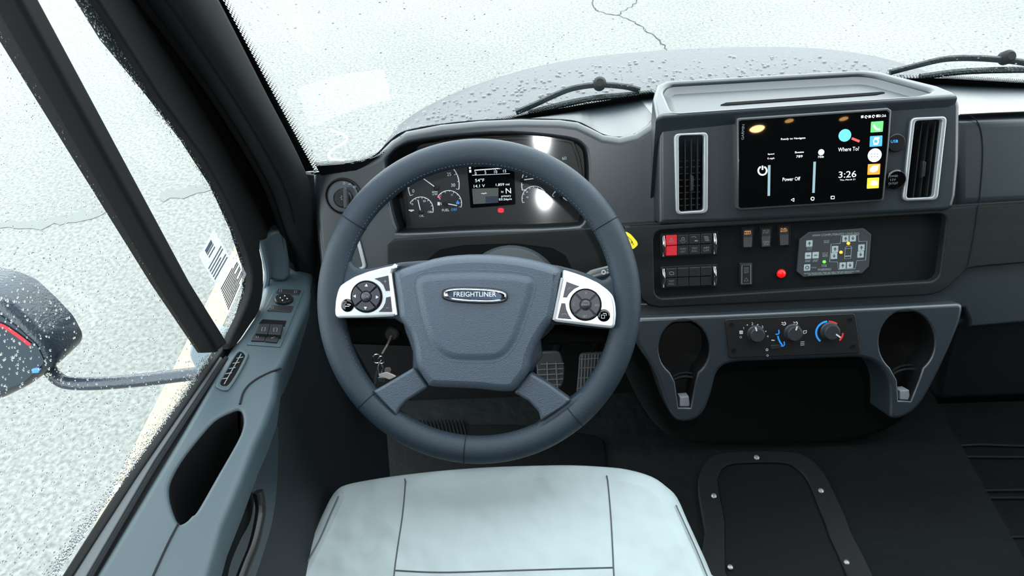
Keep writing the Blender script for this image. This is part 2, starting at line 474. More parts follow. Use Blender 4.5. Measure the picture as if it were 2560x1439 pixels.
# wipers lying outside the windshield
WIP = mat('wet_wiper_metal', (44, 52, 54), .25, bump=[(260, .8)])
def wiper(armpx, bladepx, pivotpx, label, off=.02):
    fr = Fr(FD.hp(*bladepx[len(bladepx) // 2]) + Vector((0, .05, 0)), (0, -.8, .6)); r_ = thing('windshield_wiper', fr.hp(*pivotpx), label, 'wiper', group='windshield wipers')
    a = MB(); tube(a, [fr.hp(x, y) for x, y in spl(armpx, 5, False)], .006, 8, r2=.0035); part('wiper_arm', a, WIP, r_)
    a = MB(); tube(a, [fr.hp(x, y, -.01) for x, y in spl(bladepx, 5, False)], .006, 8); part('wiper_blade', a, WIP, r_)
    a = MB(); c = fr.h(*pivotpx); lathe(a, fr, c, [(.012, -.01), (.012, .006), (.007, .013)], 16); part('pivot', a, RUBBER, r_)
wiper([(1290, 281), (1335, 262), (1400, 232), (1440, 219), (1497, 212), (1560, 216), (1600, 226)], [(1320, 283), (1400, 262), (1480, 246), (1560, 238), (1630, 232)], (1499, 209), 'wet black wiper arched over the grey bonnet left of the centre stack')
wiper([(2225, 181), (2290, 164), (2360, 148), (2430, 145), (2510, 150), (2570, 158)], [(2300, 192), (2380, 181), (2460, 176), (2570, 174)], (2518, 143), 'wet black wiper at the right edge of the windshield')

# raindrops (beads on glass and bonnet)
DROP = mat('water', (235, 245, 248), .02, trans=1, ior=1.33)
def beads(mb, c, n, u, r, h_=.55):
    v = n.cross(u); vs = []; m_ = 6
    for ring_, (rr, hh) in enumerate([(1, 0), (.75, .6), (0, 1)]):
        if rr == 0: vs.append(c + n * r * h_); continue
        for a in range(m_): vs.append(c + (u * math.cos(a * 1.0472) + v * math.sin(a * 1.0472)) * r * rr + n * r * h_ * hh)
    fs = [(a, (a + 1) % 6, 6 + (a + 1) % 6, 6 + a) for a in range(6)] + [(6 + a, 6 + (a + 1) % 6, 12) for a in range(6)]
    mb.add(vs, fs)
rg = random.Random(3)
mb = MB()
for i in range(1700):
    s_, t_ = rg.random() * .95, rg.random() ** 1.3 * .8
    p = wsf(s_, t_); uu = (wsf(s_ + .02, t_) - p).normalized(); nn = uu.cross(Vector((0, -.6, .82)).normalized())
    if nn.y < 0: nn = -nn
    beads(mb, p + nn * .001, nn, uu, rg.choice([.0007, .0009, .0012, .0016]))
part('raindrops', mb, DROP, label='fine raindrops dotted over the outside of the windshield', cat='raindrops', kind='stuff')
mb = MB()
for i in range(1500):
    px, py = rg.uniform(960, 2400), rg.uniform(130, 340)
    hit = FHD.hp(px, py); u_, v_ = FHD.h(px, py)
    if v_ > 2.2: continue
    ok = geometry.intersect_point_tri_2d  # inside test on the outline
    lpx = hood_px; top = None
    for k in range(len(lpx) - 1):
        if lpx[k][0] <= px <= lpx[k + 1][0]:
            top = lpx[k][1] + (lpx[k + 1][1] - lpx[k][1]) * (px - lpx[k][0]) / (lpx[k + 1][0] - lpx[k][0])
    if top is None or py < top + 14: continue
    beads(mb, hit + FHD.N * .001, FHD.N, FHD.U, rg.choice([.002, .003, .004, .0055]))
part('raindrops', mb, DROP, label='raindrops beading on the grey bonnet', cat='raindrops', kind='stuff')

# ------------------------------------------------------------------ side window
gl_edge = [(222, -8), (300, 105), (400, 260), (500, 400), (575, 525), (620, 630), (632, 690), (624, 745), (598, 805), (574, 858)]
mb = MB(); uv = L(FG, gl_edge) ; far = [(FG.h(130, 1500)[0], FG.h(130, 1500)[1]), (-1.0, FG.h(130, 1500)[1]), (-1.0, .95), (FG.h(60, -8)[0], .95)]
uv = [(u, v) for u, v in uv]
cap(mb, FG, [ccw([(FG.h(222, -8)[0] - .02, 1.9)] + uv + [(FG.h(165, 1439)[0], FG.h(165, 1439)[1]), (-.6, FG.h(165, 1439)[1] + .12), (-.6, 1.9)])], -.004)
part('window_2', mb, GLASS, kind='structure', smooth=False)
mb = MB()
def on_side(px, py, r):
    u_, v_ = FG.h(px, py, -.004)
    if u_ < -.3: return
    beads(mb, FG.P(u_, v_, -.006), -FG.N, FG.V, r)
for i in range(3600):
    px, py = rg.uniform(0, 630), rg.uniform(0, 1439)
    on_side(px, py, rg.choice([.0005, .0007, .0009, .0012]) * (1.15 if py > 600 else .8))
for i in range(1500):   # dense beads along the front edge and along the sill
    k = rg.random() * (len(gl_edge) - 1.001); a, b = gl_edge[int(k)], gl_edge[int(k) + 1]; f = k - int(k)
    on_side(a[0] + (b[0] - a[0]) * f - abs(rg.gauss(0, 20)), a[1] + (b[1] - a[1]) * f + rg.uniform(-6, 6), rg.choice([.0007, .001, .0014]))
for i in range(1900):
    f = rg.random(); on_side(535 - f * 390 - abs(rg.gauss(0, 13)), 895 + f * 545 - rg.uniform(0, 10), rg.choice([.0006, .0009, .0012]))
part('raindrops', mb, DROP, label='raindrops covering the driver side window, thickest along its edges', cat='raindrops', kind='stuff')

# stickers on the side window
ST = film_mat('clear_sticker', (225, 232, 238), .14)
INK = mat('sticker_ink', (70, 78, 92), .6)
def on_glass_sticker(corners, label, rows, head):
    r_ = thing('window_sticker', FG.hp(*corners[0], .002), label, 'sticker', group='stickers on the side window')
    mb = MB(); cap(mb, FG, [ccw(rnd(L(FG, corners, .002), .003))], .002); part('sheet', mb, ST, r_, smooth=False)
    mb = MB(); a, b, c, d = [Vector(x) for x in corners]     # a top-left, b top-right, c bottom-right, d bottom-left in reading order
    for i in range(rows):
        t = .14 + .80 * i / rows; p0 = a.lerp(d, t); p1 = b.lerp(c, t); s0 = .08; s1 = .92 if (i * 7) % 3 else .7
        if head and i < 3: s0, s1 = .3, .7
        if head and i == 3: continue
        line(mb, FG, [tuple(p0.lerp(p1, s0)), tuple(p0.lerp(p1, s1))], .0026, 2.2 if not (head and i == 0) else 6)
    part('lettering', mb, INK, r_, smooth=False)
on_glass_sticker([(497, 640), (535, 572), (578, 648), (540, 715)], 'translucent white notice sticker, the upper of two on the side window', 9, True)
on_glass_sticker([(545, 720), (592, 637), (616, 685), (570, 792)], 'clear framed instruction sticker, the lower of two on the side window', 10, False)

# divider bar of the side window
def ext(a, b, v): t = (v - a[1]) / (b[1] - a[1]); return (a[0] + (b[0] - a[0]) * t, v)
_d = L(FG, [(38, -20), (92, -20), (476, 700), (573, 857), (545, 880), (437, 702)], .022); _d[0] = ext(_d[5], _d[0], 1.84); _d[1] = ext(_d[2], _d[1], 1.84)
mb = MB(); prism(mb, FG, ccw(_d), -.002, .022, b=.006)
r_ = part('window_divider', mb, RUBBER, label='dark upright divider bar crossing the driver side window', cat='window divider')
_d = L(FG, [(-8, -20), (44, -20), (449, 712), (548, 878), (537, 880), (424, 706)], .004); _d[0] = ext(_d[5], _d[0], 1.84); _d[1] = ext(_d[2], _d[1], 1.84)
mb = MB(); prism(mb, FG, ccw(_d), -.02, .004, b=.002)
part('outer_seal', mb, BLACK, r_)

# door mirror outside: arm, mount and housing
FM = Fr((0, .74, 0), (0, -1, .25))
r_ = thing('door_mirror', FM.hp(500, 900), 'wet black door mirror on a long horizontal arm outside the side window', 'mirror')
MW = mat('wet_black_plastic', (40, 48, 58), .25, bump=[(240, .5)])
mb = MB(); tube(mb, [FM.hp(x, y) for x, y in spl([(118, 915), (140, 942), (172, 957), (250, 958), (350, 950), (450, 938), (505, 932)], 4, False)], .013, 12); part('arm', mb, MW, r_)
mb = MB(); pp(mb, FM, [(-260, 690), (-40, 735), (10, 755), (60, 800), (110, 850), (138, 900), (130, 925), (60, 975), (0, 1004), (-260, 1060)], -.06, .03, r=.012, b=.02); part('housing', mb, MW, r_)
mb = MB(); pp(mb, FM, [(-240, 760), (-20, 775), (40, 815), (92, 862), (112, 905), (60, 955), (-10, 982), (-240, 1030)], .028, .032, r=.01); part('mirror_glass', mb, mat('mirror_glass', (70, 80, 90), .08, metal=.7), r_)
mb = MB(); line(mb, FM, spl([(-60, 800), (0, 812), (35, 832), (75, 862)], 5, False), .034, 12); part('red_stripe', mb, mat('red_reflector', (170, 30, 45), .3), r_, label='red stripe seen in the mirror housing')
mb = MB(); pp(mb, FM, [(478, 850), (520, 838), (560, 850), (560, 935), (500, 940), (484, 918), (470, 890)], -.03, .01, r=.012, b=.006); part('mount', mb, mat('wet_grey_mount', (120, 132, 140), .3), r_)
mb = MB(); pp(mb, FM, [(78, 924), (90, 921), (100, 925), (96, 932), (80, 933)], .03, .036, b=.001); part('badge', mb, mat('blue_lens', (70, 130, 190), .2), r_, label='small blue spot on the mirror glass')

# ================================================================== CAB SHELL
SH = mat('cab_headliner', (70, 72, 72), .9)
mb = MB(); box(mb, (-.62, -2.2, 1.86), (1.75, .52, 1.9)); part('ceiling', mb, SH, kind='structure', smooth=False)
mb = MB(); box(mb, (-.62, -2.24, -.1), (1.75, -2.2, 1.9)); part('wall_back', mb, SH, kind='structure', smooth=False)
mb = MB(); box(mb, (1.72, -2.2, -.1), (1.76, 1.3, .78)); box(mb, (1.72, -2.2, .78), (1.76, .1, 1.86)); part('wall_right', mb, PLASTIC_D, kind='structure', smooth=False)
mb = MB(); box(mb, (-.62, -2.2, -.1), (-.58, .1, 1.86)); part('wall_left', mb, PLASTIC_D, kind='structure', smooth=False)
mb = MB(); box(mb, (-.56, 1.13, -.12), (1.72, 1.16, .70)); part('wall_front', mb, VOID, kind='structure', smooth=False)
FLOORM = mat('rubber_floor_mat', (16, 22, 23), .75, bump=[(25, .3), (700, .3)], vary=(6, .25), spec=.25)
mb = MB(); box(mb, (-.56, -2.2, -.03), (.93, 1.13, 0.0)); box(mb, (.93, -2.2, -.12), (1.72, 1.13, -.09)); part('floor', mb, FLOORM, loc=(0, 0, 0), kind='structure', smooth=False)
# ================================================================== DASHBOARD
dash = thing('dashboard', FB.hp(1200, 700), 'wide charcoal dashboard with dark woodgrain trim behind the steering wheel', 'dashboard')
face_top = [(779, 434), (800, 424), (870, 409), (915, 399), (942, 385), (975, 352), (1012, 328), (1100, 311), (1200, 301), (1300, 297), (1400, 299), (1445, 305), (1475, 319), (1510, 337), (1550, 343), (1590, 334), (1622, 313), (1642, 288)]
cl_hole = [(966, 440), (964, 402), (989, 372), (1031, 354), (1137, 340), (1277, 333), (1418, 346), (1458, 364), (1469, 391), (1472, 448), (1468, 511), (1460, 553), (1420, 568), (1200, 575), (1010, 583), (992, 572), (975, 511)]
mb = MB()
lp = L(FB, face_top + [(1660, 560), (1660, 800), (815, 800), (800, 690), (790, 600), (781, 500)])
prism(mb, FB, ccw(lp), -.10, 0, .013, holes=[ccw(spl(L(FB, cl_hole), 3))], hb=.004, seg=6)
part('cluster_surround', mb, PLASTIC, dash)
# soft top between the faces and the windshield
mb = MB()
A = [FB.hp(x, y, -.014) for x, y in spl(face_top, 3, False)]
def zf(p):      # matching point on the windshield foot
    q = wsf(0, 0); best = None
    for k in range(200):
        s_ = k / 199; r = wsf(s_, 0)
        if best is None or abs(r.x - p.x) < best[0]: best = (abs(r.x - p.x), r)
    return best[1]
B = [zf(a) + Vector((0, 0, -.004)) for a in A]
vs = []
for a, b in zip(A, B):
    for k in range(7):
        t = k / 6; p = a.lerp(b, t); vs.append(p)
mb.add(vs, [(i * 7 + k, i * 7 + k + 1, (i + 1) * 7 + k + 1, (i + 1) * 7 + k) for i in range(len(A) - 1) for k in range(6)])
A2 = [FC.hp(x, y, -.03) for x, y in [(1642, 300), (2000, 300), (2395, 287), (2480, 283), (2560, 280), (3700, 218)]]
B2 = [zf(a) + Vector((0, 0, -.004)) for a in A2]
vs = []
for a, b in zip(A2, B2):
    for k in range(7): vs.append(a.lerp(b, k / 6))
mb.add(vs, [(i * 7 + k, i * 7 + k + 1, (i + 1) * 7 + k + 1, (i + 1) * 7 + k) for i in range(len(A2) - 1) for k in range(6)])
part('dash_top', mb, PLASTIC, dash, ang=80)
mb = MB(); tube(mb, [FB.hp(x, y, -.013) for x, y in spl(face_top, 4, False)], .0011, 6); part('seam', mb, SEAM, dash); mb = MB()
tube(mb, [FC.hp(x, y, -.029) for x, y in [(2400, 287), (2480, 283), (2560, 280), (3700, 218)]], .0012, 6)
part('seam', mb, SEAM, dash)
# passenger side face
mb = MB(); pp(mb, FC, [(2380, 288), (2560, 281), (3700, 220), (3700, 460), (2560, 520), (2380, 528)], -.12, -.03, b=.02, seg=8)
part('passenger_fascia', mb, PLASTIC, dash)
mb = MB(); tube(mb, [FC.hp(x, y, -.0297) for x, y in spl([(2420, 287), (2440, 300), (2452, 325), (2457, 370), (2455, 430), (2448, 510)], 5, False)], .0008, 5)
part('seam', mb, SEAM, dash)
# inner walls of the instrument recess
mb = MB(); lpw = ccw(spl(L(FB, cl_hole, -.004), 3)); rings(mb, FB, [(lpw, -.004), (offs(lpw, .004), -.06)], flip=True); cap(mb, FB, [offs(lpw, .004)], -.06)
part('instrument_recess', mb, BLACK, dash)

mb = MB(); pp(mb, FB, [(720, 430), (800, 440), (812, 640), (860, 960), (700, 960), (690, 640)], -.10, -.05, back=True); part('side_closure', mb, VOID, dash)
# wood trim ------------------------------------------------------------
wood_px = [(1560, 566), (2400, 516), (2560, 506), (3700, 442), (3700, 595), (2560, 658), (2440, 668), (2419, 672), (2373, 717), (2350, 731), (2325, 738), (1650, 769), (1622, 764), (1602, 746), (1590, 700), (1572, 640)]
hole = [(1633, 577), (2369, 533), (2348, 702), (1637, 747)]
mb = MB(); prism(mb, FC, ccw(L(FC, wood_px, -.004)), -.06, -.004, .003, holes=[rnd(ccw(L(FC, hole, -.004)), .016)], hb=.003)
part('wood_trim', mb, WOOD, dash, label='dark woodgrain trim framing the switch panel')
mb = MB(); lw = [(968, 690), (968, 612), (985, 598), (1300, 581), (1610, 562), (1610, 760), (1440, 752), (1432, 680), (1412, 640), (1380, 622), (1290, 611), (1160, 615), (1100, 626), (1070, 650), (1060, 760), (985, 760)]
prism(mb, FB, ccw(L(FB, lw, .005)), -.02, .005, .002)
part('wood_trim', mb, WOOD, dash, label='dark woodgrain trim behind the steering wheel')
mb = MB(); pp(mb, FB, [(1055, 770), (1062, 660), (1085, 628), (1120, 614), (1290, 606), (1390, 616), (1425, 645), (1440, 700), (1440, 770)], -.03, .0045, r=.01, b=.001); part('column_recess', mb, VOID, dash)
mb = MB(); cap(mb, FC, [rnd(ccw(L(FC, [(1625, 570), (2378, 525), (2356, 710), (1628, 755)], -.018)), .016)], -.018)
part('switch_panel', mb, mat('switch_panel_plastic', (16, 20, 22), .6, bump=(1500, .3), spec=.12), dash, smooth=False)
mb = MB(); tube(mb, [FC.hp(x, y, -.0035) for x, y in [(1575, 563), (1800, 549), (2100, 531), (2400, 514), (2560, 505), (3700, 440)]], .0012, 6); part('seam', mb, SEAM, dash); mb = MB()
tube(mb, [FC.hp(x, y, -.0035) for x, y in [(2446, 512), (2440, 560), (2430, 620), (2419, 668)]], .0007, 6)
part('seam', mb, SEAM, dash)
# lower band and knee panels
mb = MB(); pp(mb, FC, [(1575, 757), (2325, 727), (2372, 705), (2418, 662), (2440, 655), (2560, 640), (3700, 578), (3700, 750), (2560, 806), (2424, 818), (2424, 800), (2411, 770), (1593, 812), (1570, 790)], -.09, -.014, b=.004)
part('lower_fascia', mb, PLASTIC, dash)
_k = FC.hp(2480, 808, -.03); FK = Fr(_k, (0, -1, .12))
mb = MB(); pp(mb, FK, [(2385, 800), (3700, 735), (3700, 935), (2560, 992), (2335, 1000), (2350, 920)], -.12, 0, r=.02, b=.012)
part('knee_panel', mb, PLASTIC_D, dash)
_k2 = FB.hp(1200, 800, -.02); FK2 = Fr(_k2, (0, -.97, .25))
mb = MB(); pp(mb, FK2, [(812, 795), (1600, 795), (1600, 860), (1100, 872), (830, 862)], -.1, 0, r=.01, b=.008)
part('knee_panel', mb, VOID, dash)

# centre stack -----------------------------------------------------------
stack_px = [(1647, 560), (1646, 300), (1660, 289), (2000, 266), (2378, 240), (2396, 243), (2402, 262), (2400, 400), (2392, 490), (2384, 518), (2366, 528), (2000, 546), (1800, 557)]
vL_in = [(1697, 339), (1760, 337), (1759, 526), (1698, 530)]; vR_in = [(2288, 302), (2357, 298), (2335, 493), (2266, 496)]
mb = MB(); prism(mb, FC, rnd(ccw(L(FC, stack_px)), .004), -.09, 0, .007, holes=[rnd(ccw(L(FC, vL_in)), .006), rnd(ccw(L(FC, vR_in)), .006)], hb=.0005, seg=6)
part('centre_stack', mb, PLASTIC, dash)
_s = FC.hp(2000, 262, .0); FS_ = Fr(_s + Vector((0, 0, .003)), (0, .03, 1))
top_px = [(1640, 294), (1632, 245), (1640, 212), (1664, 201), (1900, 187), (2158, 173), (2202, 178), (2345, 213), (2382, 228), (2396, 238), (2380, 240.5), (2000, 264), (1660, 288)]
tray = [(1682, 280), (1658, 226), (1672, 209), (1900, 196), (2152, 182), (2192, 187), (2336, 226), (2290, 238)]
mb = MB(); lpT = ccw(L(FS_, top_px)); trl = rnd(ccw(L(FS_, tray)), .012)
prism(mb, FS_, lpT, -.14, 0, .006, holes=[trl], hb=.006, seg=6)
trw = trl; rings(mb, FS_, [(offs(trw, 0), -.006), (offs(trw, .006), -.011), (offs(trw, .012), -.013)]); cap(mb, FS_, [offs(trw, .012)], -.013)
part('stack_top_tray', mb, PLASTIC, dash)
mb = MB(); pp(mb, FS_, [(1800, 262), (1815, 256), (2205, 229), (2214, 231), (2190, 236), (1818, 262)], -.02, -.012, r=.002); part('tray_slot', mb, VOID, dash)
mb = MB(); tube(mb, [FC.hp(x, y, -.0015) for x, y in [(1648, 300), (1660, 289.5), (2000, 266), (2378, 239.5), (2388, 240.5)]], .0014, 6); part('seam', mb, SEAM, dash)

# air vents ---------------------------------------------------------------
VS = mat('vent_louvre', (34, 36, 38), .4)
FRAME = mat('vent_trim_silver', (168, 174, 178), .35, metal=.6)
def vent(fr, outer, inner, label, w=0, n=4, knob=True):
    c = [sum(p[0] for p in outer) / 4, sum(p[1] for p in outer) / 4]
    r_ = thing('air_vent', fr.hp(*c, w), label, 'air vent', group='silver framed dashboard air vents')
    mb = MB(); prism(mb, fr, rnd(ccw(L(fr, outer, w + .004)), .008), w, w + .004, .0018, holes=[rnd(ccw(L(fr, inner, w + .004)), .005)], hb=.001, hw=w - .004); part('vent_frame', mb, FRAME, r_)
    mb = MB(); hl = rnd(ccw(L(fr, inner, w)), .005); rings(mb, fr, [(hl, w), (hl, w - .035)], flip=True); cap(mb, fr, [hl], w - .035); part('vent_duct', mb, VOID, r_)
    a, b, c_, d = [Vector(p) for p in inner]
    mb = MB()
    for k in range(1, n):
        t = k / n; p0 = a.lerp(b, t); p1 = d.lerp(c_, t)
        q0 = fr.hp(p0.x, p0.y + 3, w - .008); q1 = fr.hp(p1.x, p1.y - 3, w - .008); dv = fr.N * -.018; ex = fr.U * .0007
        mb.add([q0 - ex, q0 + ex, q1 + ex, q1 - ex, q0 - ex + dv, q0 + ex + dv, q1 + ex + dv, q1 - ex + dv], [(0, 3, 2, 1), (0, 4, 7, 3), (1, 2, 6, 5), (0, 1, 5, 4), (3, 7, 6, 2)])
    part('louvre', mb, VS, r_, smooth=False)
    mb = MB()
    for k in range(1, 12):
        t = k / 12; p0 = a.lerp(d, t); p1 = b.lerp(c_, t)
        tube(mb, [fr.hp(p0.x + 1, p0.y, w - .026), fr.hp(p1.x - 1, p1.y, w - .026)], .0012, 4)
    part('rear_louvre', mb, VS, r_, smooth=False)
    if knob:
        m1 = a.lerp(b, .5).lerp(d.lerp(c_, .5), .55); m2 = a.lerp(b, .5).lerp(d.lerp(c_, .5), .72)
        mb = MB(); pp(mb, fr, [(m1.x - 2, m1.y - 6), (m1.x + 6, m1.y - 2), (m2.x + 6, m2.y), (m2.x - 2, m2.y + 5)], w - .012, w - .003, b=.001); part('vent_knob', mb, VS, r_)
vent(FC, [(1685, 334), (1771, 330), (1770, 533), (1690, 537)], vL_in, 'tall silver-framed air vent left of the touchscreen')
vent(FC, [(2279, 294), (2369, 290), (2345, 500), (2257, 503)], vR_in, 'tall silver-framed air vent right of the touchscreen')
vent(FB, [(846, 600), (897, 595), (917, 672), (868, 680)], [(853, 607), (890, 602), (907, 667), (872, 673)], 'narrow air vent left of the instruments, seen through the wheel rim', w=.001, n=4, knob=False)

# power sockets -------------------------------------------------------------
def disc_thing(name, fr, px, py, rpx, w, prof, m, label, cat):
    r_ = thing(name, fr.hp(px, py, w), label, cat); k = fr.sc(px, py, w) * rpx
    mb = MB(); lathe(mb, fr, fr.h(px, py, w), [(k * a, w + b) for a, b in prof], 28); part('cap', mb, m, r_); return r_, k
r_, k = disc_thing('usb_port', FC, 2238, 357, 23, 0, [(1, 0), (1, .003), (.9, .004)], BLACK, 'round black port with a blue mark beside the top right of the touchscreen', 'port')
mb = MB(); text(mb, FC, 2236, 353, .0045, 'USB', 7, 18); part('blue_mark', mb, mat('blue_glow', (60, 150, 230), .4, emit=1.2), r_, smooth=False)
r_, k = disc_thing('power_socket', FC, 2236, 448, 25, 0, [(1, 0), (1, .005), (.85, .007)], PIANO, 'round black socket with white lettering beside the lower right of the touchscreen', 'port')
mb = MB()
for i, s_ in enumerate(['POWER', '12V', 'OUTLET']): text(mb, FC, 2233, 440 + i * 9, .0075, s_, 5, 24 if i != 1 else 14)
part('lettering', mb, GPRINT, r_, smooth=False)

# touchscreen ---------------------------------------------------------------
ts = thing('touchscreen', FC.hp(2035, 400), 'large black touchscreen lit with app icons on the centre stack', 'touchscreen')
WS = .012
def zs(x, y): return (1820 + x / 5.139, 260 + y / 5.139)
scr = [(1842, 297), (1850, 294), (2220, 269), (2230, 275), (2225, 350), (2211, 498), (2206, 503), (1850, 526), (1842, 520)]
mb = MB(); pp(mb, FC, scr, 0, WS - .001, b=.0025); part('bezel', mb, mat('bezel_grey', (70, 74, 76), .3, metal=.3), ts)
mb = MB(); pp(mb, FC, [(1847, 303), (1853, 300), (2217, 275), (2224, 281), (2220, 350), (2206, 493), (2202, 498), (1852, 520), (1847, 516)], WS - .002, WS, b=.0004); part('screen_glass', mb, PIANO, ts)
SE = .8
W_ = mat('screen_white', (235, 240, 245), .5, emit=SE); BAR = mat('screen_bar', (118, 142, 150), .5, emit=SE)
e = WS + .0003; e2 = WS + .0006
mb = MB()
texts(FC, [(*zs(x, y), e, s_, h_, wd) for x, y, s_, h_, wd in [(838, 445, 'Ready to Navigate', 6, 61), (1550, 578, 'Where To?', 10, 52), (815, 962, 'Power Off', 9, 44), (1535, 902, '3:26', 16, 44), (1535, 972, 'Thu, March 21', 4, 38),
    (552, 643, 'Speed', 4.5, 16), (552, 700, '0 mph', 6, 17), (917, 617, 'Elevation', 4.5, 22), (917, 672, '789', 6, 16), (1195, 675, 'Hide', 6, 14), (1985, 150, '3:26', 6, 18)]], W_, ts, 'screen_text')
mb = MB()
cx, cy = zs(443, 855); line(mb, FC, arcpx(cx, cy, 10.5, 115, 425, 28), e, 4); line(mb, FC, [(cx, cy - 12.5), (cx, cy - 2)], e, 4)
cx, cy = zs(1198, 618); lathe(mb, FC, FC.h(cx, cy, e), [(FC.sc(cx, cy, e) * 7.5, e - .0002), (FC.sc(cx, cy, e) * 7.5, e)], 20)
for i, (x, y) in enumerate([(1725, 165), (1775, 165), (1820, 163), (1870, 158), (1920, 155)]):
    cx, cy = zs(x, y)
    if i % 2 == 0: line(mb, FC, [(cx - 3, cy), (cx + 3, cy - 1)], e, 6)
    else: line(mb, FC, arcpx(cx, cy, 3, 0, 300, 8), e, 2)
cx, cy = zs(832, 1230); line(mb, FC, [(cx + 3, cy - 4), (cx - 4, cy), (cx + 3, cy + 4), (cx + 3, cy - 4)], e, 1.8)
cx, cy = zs(1087, 1215); line(mb, FC, arcpx(cx, cy, 4, 0, 340, 12), e, 2)
cx, cy = zs(1345, 1200); line(mb, FC, [(cx - 4, cy - 3), (cx + 4, cy - 3.4), (cx + 4, cy + 3), (cx - 4, cy + 3.4), (cx - 4, cy - 3)], e, 2)
part('screen_symbols', mb, W_, ts, smooth=False)
for q_ in ([zs(530, 785), zs(524, 1178)], [zs(1114, 740), zs(1098, 1140)]): mb = MB(); line(mb, FC, q_, e, 6.4); part('slider_bar', mb, BAR, ts, smooth=False)
def icon(name, pts, col, lab, r=.001):
    mb = MB(); cap(mb, FC, [rnd(ccw(L(FC, [zs(*p) for p in pts], e)), r)], e); return part(name, mb, mat('screen_' + name, col, .5, emit=SE), ts, smooth=False, label=lab)
def glyphs(par, fn):
    mb = MB(); fn(mb); part('symbol', mb, W_, par, smooth=False)
i_ = icon('phone_icon', [(1838, 228), (1998, 216), (1988, 355), (1830, 366)], (88, 190, 100), 'green phone icon')
glyphs(i_, lambda mb: line(mb, FC, spl([zs(1872, 262), zs(1885, 295), zs(1915, 322), zs(1955, 325)], 4, False), e2, 5))
i_ = icon('contact_icon', [(1825, 412), (1985, 402), (1978, 540), (1818, 550)], (70, 150, 210), 'blue trip icon')
glyphs(i_, lambda mb: (line(mb, FC, [zs(1880, 440), zs(1945, 436)], e2, 5), line(mb, FC, [zs(1870, 515), zs(1925, 512)], e2, 4), line(mb, FC, arcpx(*zs(1900, 480), 6, 0, 360, 12), e2, 3)))
mb = MB(); c = zs(1885, 657); lathe(mb, FC, FC.h(*c, e), [(FC.sc(*c) * 17, e - .0002), (FC.sc(*c) * 17, e)], 32); i_ = part('apps_icon', mb, W_, ts, label='round white apps icon')
mb = MB()
for i in range(3):
    for j in range(2): cc = zs(1845 + i * 38, 640 + j * 34); line(mb, FC, [(cc[0] - 2, cc[1]), (cc[0] + 2, cc[1])], e2, 3)
part('symbol', mb, mat('screen_grey', (140, 150, 165), .5, emit=.5), i_, smooth=False)
i_ = icon('weather_alert_icon', [(1798, 772), (1958, 765), (1950, 902), (1790, 908)], (235, 140, 40), 'orange icon')
glyphs(i_, lambda mb: cap(mb, FC, [ccw(spl(L(FC, [zs(1820, 850), zs(1850, 800), zs(1900, 790), zs(1935, 785), (zs(1925, 840)), zs(1890, 870), zs(1845, 875)], e2), 3))], e2))
i_ = icon('weather_icon', [(1790, 950), (1942, 942), (1936, 1078), (1783, 1086)], (222, 212, 50), 'yellow weather icon')
glyphs(i_, lambda mb: cap(mb, FC, [ccw(spl(L(FC, [zs(1830, 1020), zs(1850, 990), zs(1890, 985), zs(1925, 1010), (zs(1925, 1035)), zs(1840, 1040)], e2), 3))], e2))
mb = MB(); c = zs(1502, 402); lathe(mb, FC, FC.h(*c, e), [(FC.sc(*c) * 15.5, e - .0002), (FC.sc(*c) * 15.5, e)], 32); i_ = part('search_icon', mb, mat('screen_cyan', (90, 205, 240), .5, emit=SE), ts, label='cyan magnifier icon')
mb = MB(); line(mb, FC, [zs(1590, 440), zs(1690, 480)], e, 6); part('magnifier_handle', mb, mat('screen_red', (215, 75, 75), .5, emit=SE), i_, smooth=False, label='red handle')
mb = MB(); text(mb, FC, *zs(192, 360), e, 'GARMIN', 6.5, 38, rot=R(88)); part('bezel_wordmark', mb, GPRINT, ts, smooth=False)

# ================================================================== INSTRUMENT CLUSTER
ic = thing('instrument_cluster', FB.hp(1220, 480, -.05), 'dark instrument cluster with gauges and lit display behind the wheel', 'instrument cluster')
WC = -.045
def zc(x, y): return (980 + x / 4.923, 380 + y / 4.923)
mb = MB(); lpx = [(1012, 445), (1018, 392), (1040, 372), (1140, 358), (1295, 350), (1412, 355), (1432, 372), (1446, 420), (1450, 500), (1444, 545), (1420, 552), (1200, 557), (1040, 566), (1025, 556), (1018, 510)]
lpo = ccw(spl(L(FB, lpx, WC), 3)); prism(mb, FB, offs(lpo, -.006), -.058, WC + .004, .001, holes=[lpo], hb=.001, hw=WC); part('bezel', mb, BLACK, ic)
mb = MB(); cap(mb, FB, [lpo], WC); part('gauge_face', mb, mat('gauge_face', (26, 28, 32), .45), ic, smooth=False)
GP = mat('gauge_print', (205, 212, 218), .5, emit=.18); BLUEP = mat('gauge_blue', (60, 140, 215), .5, emit=.3); REDP = mat('gauge_red', (215, 60, 70), .5, emit=.3)
g1 = WC + .0006
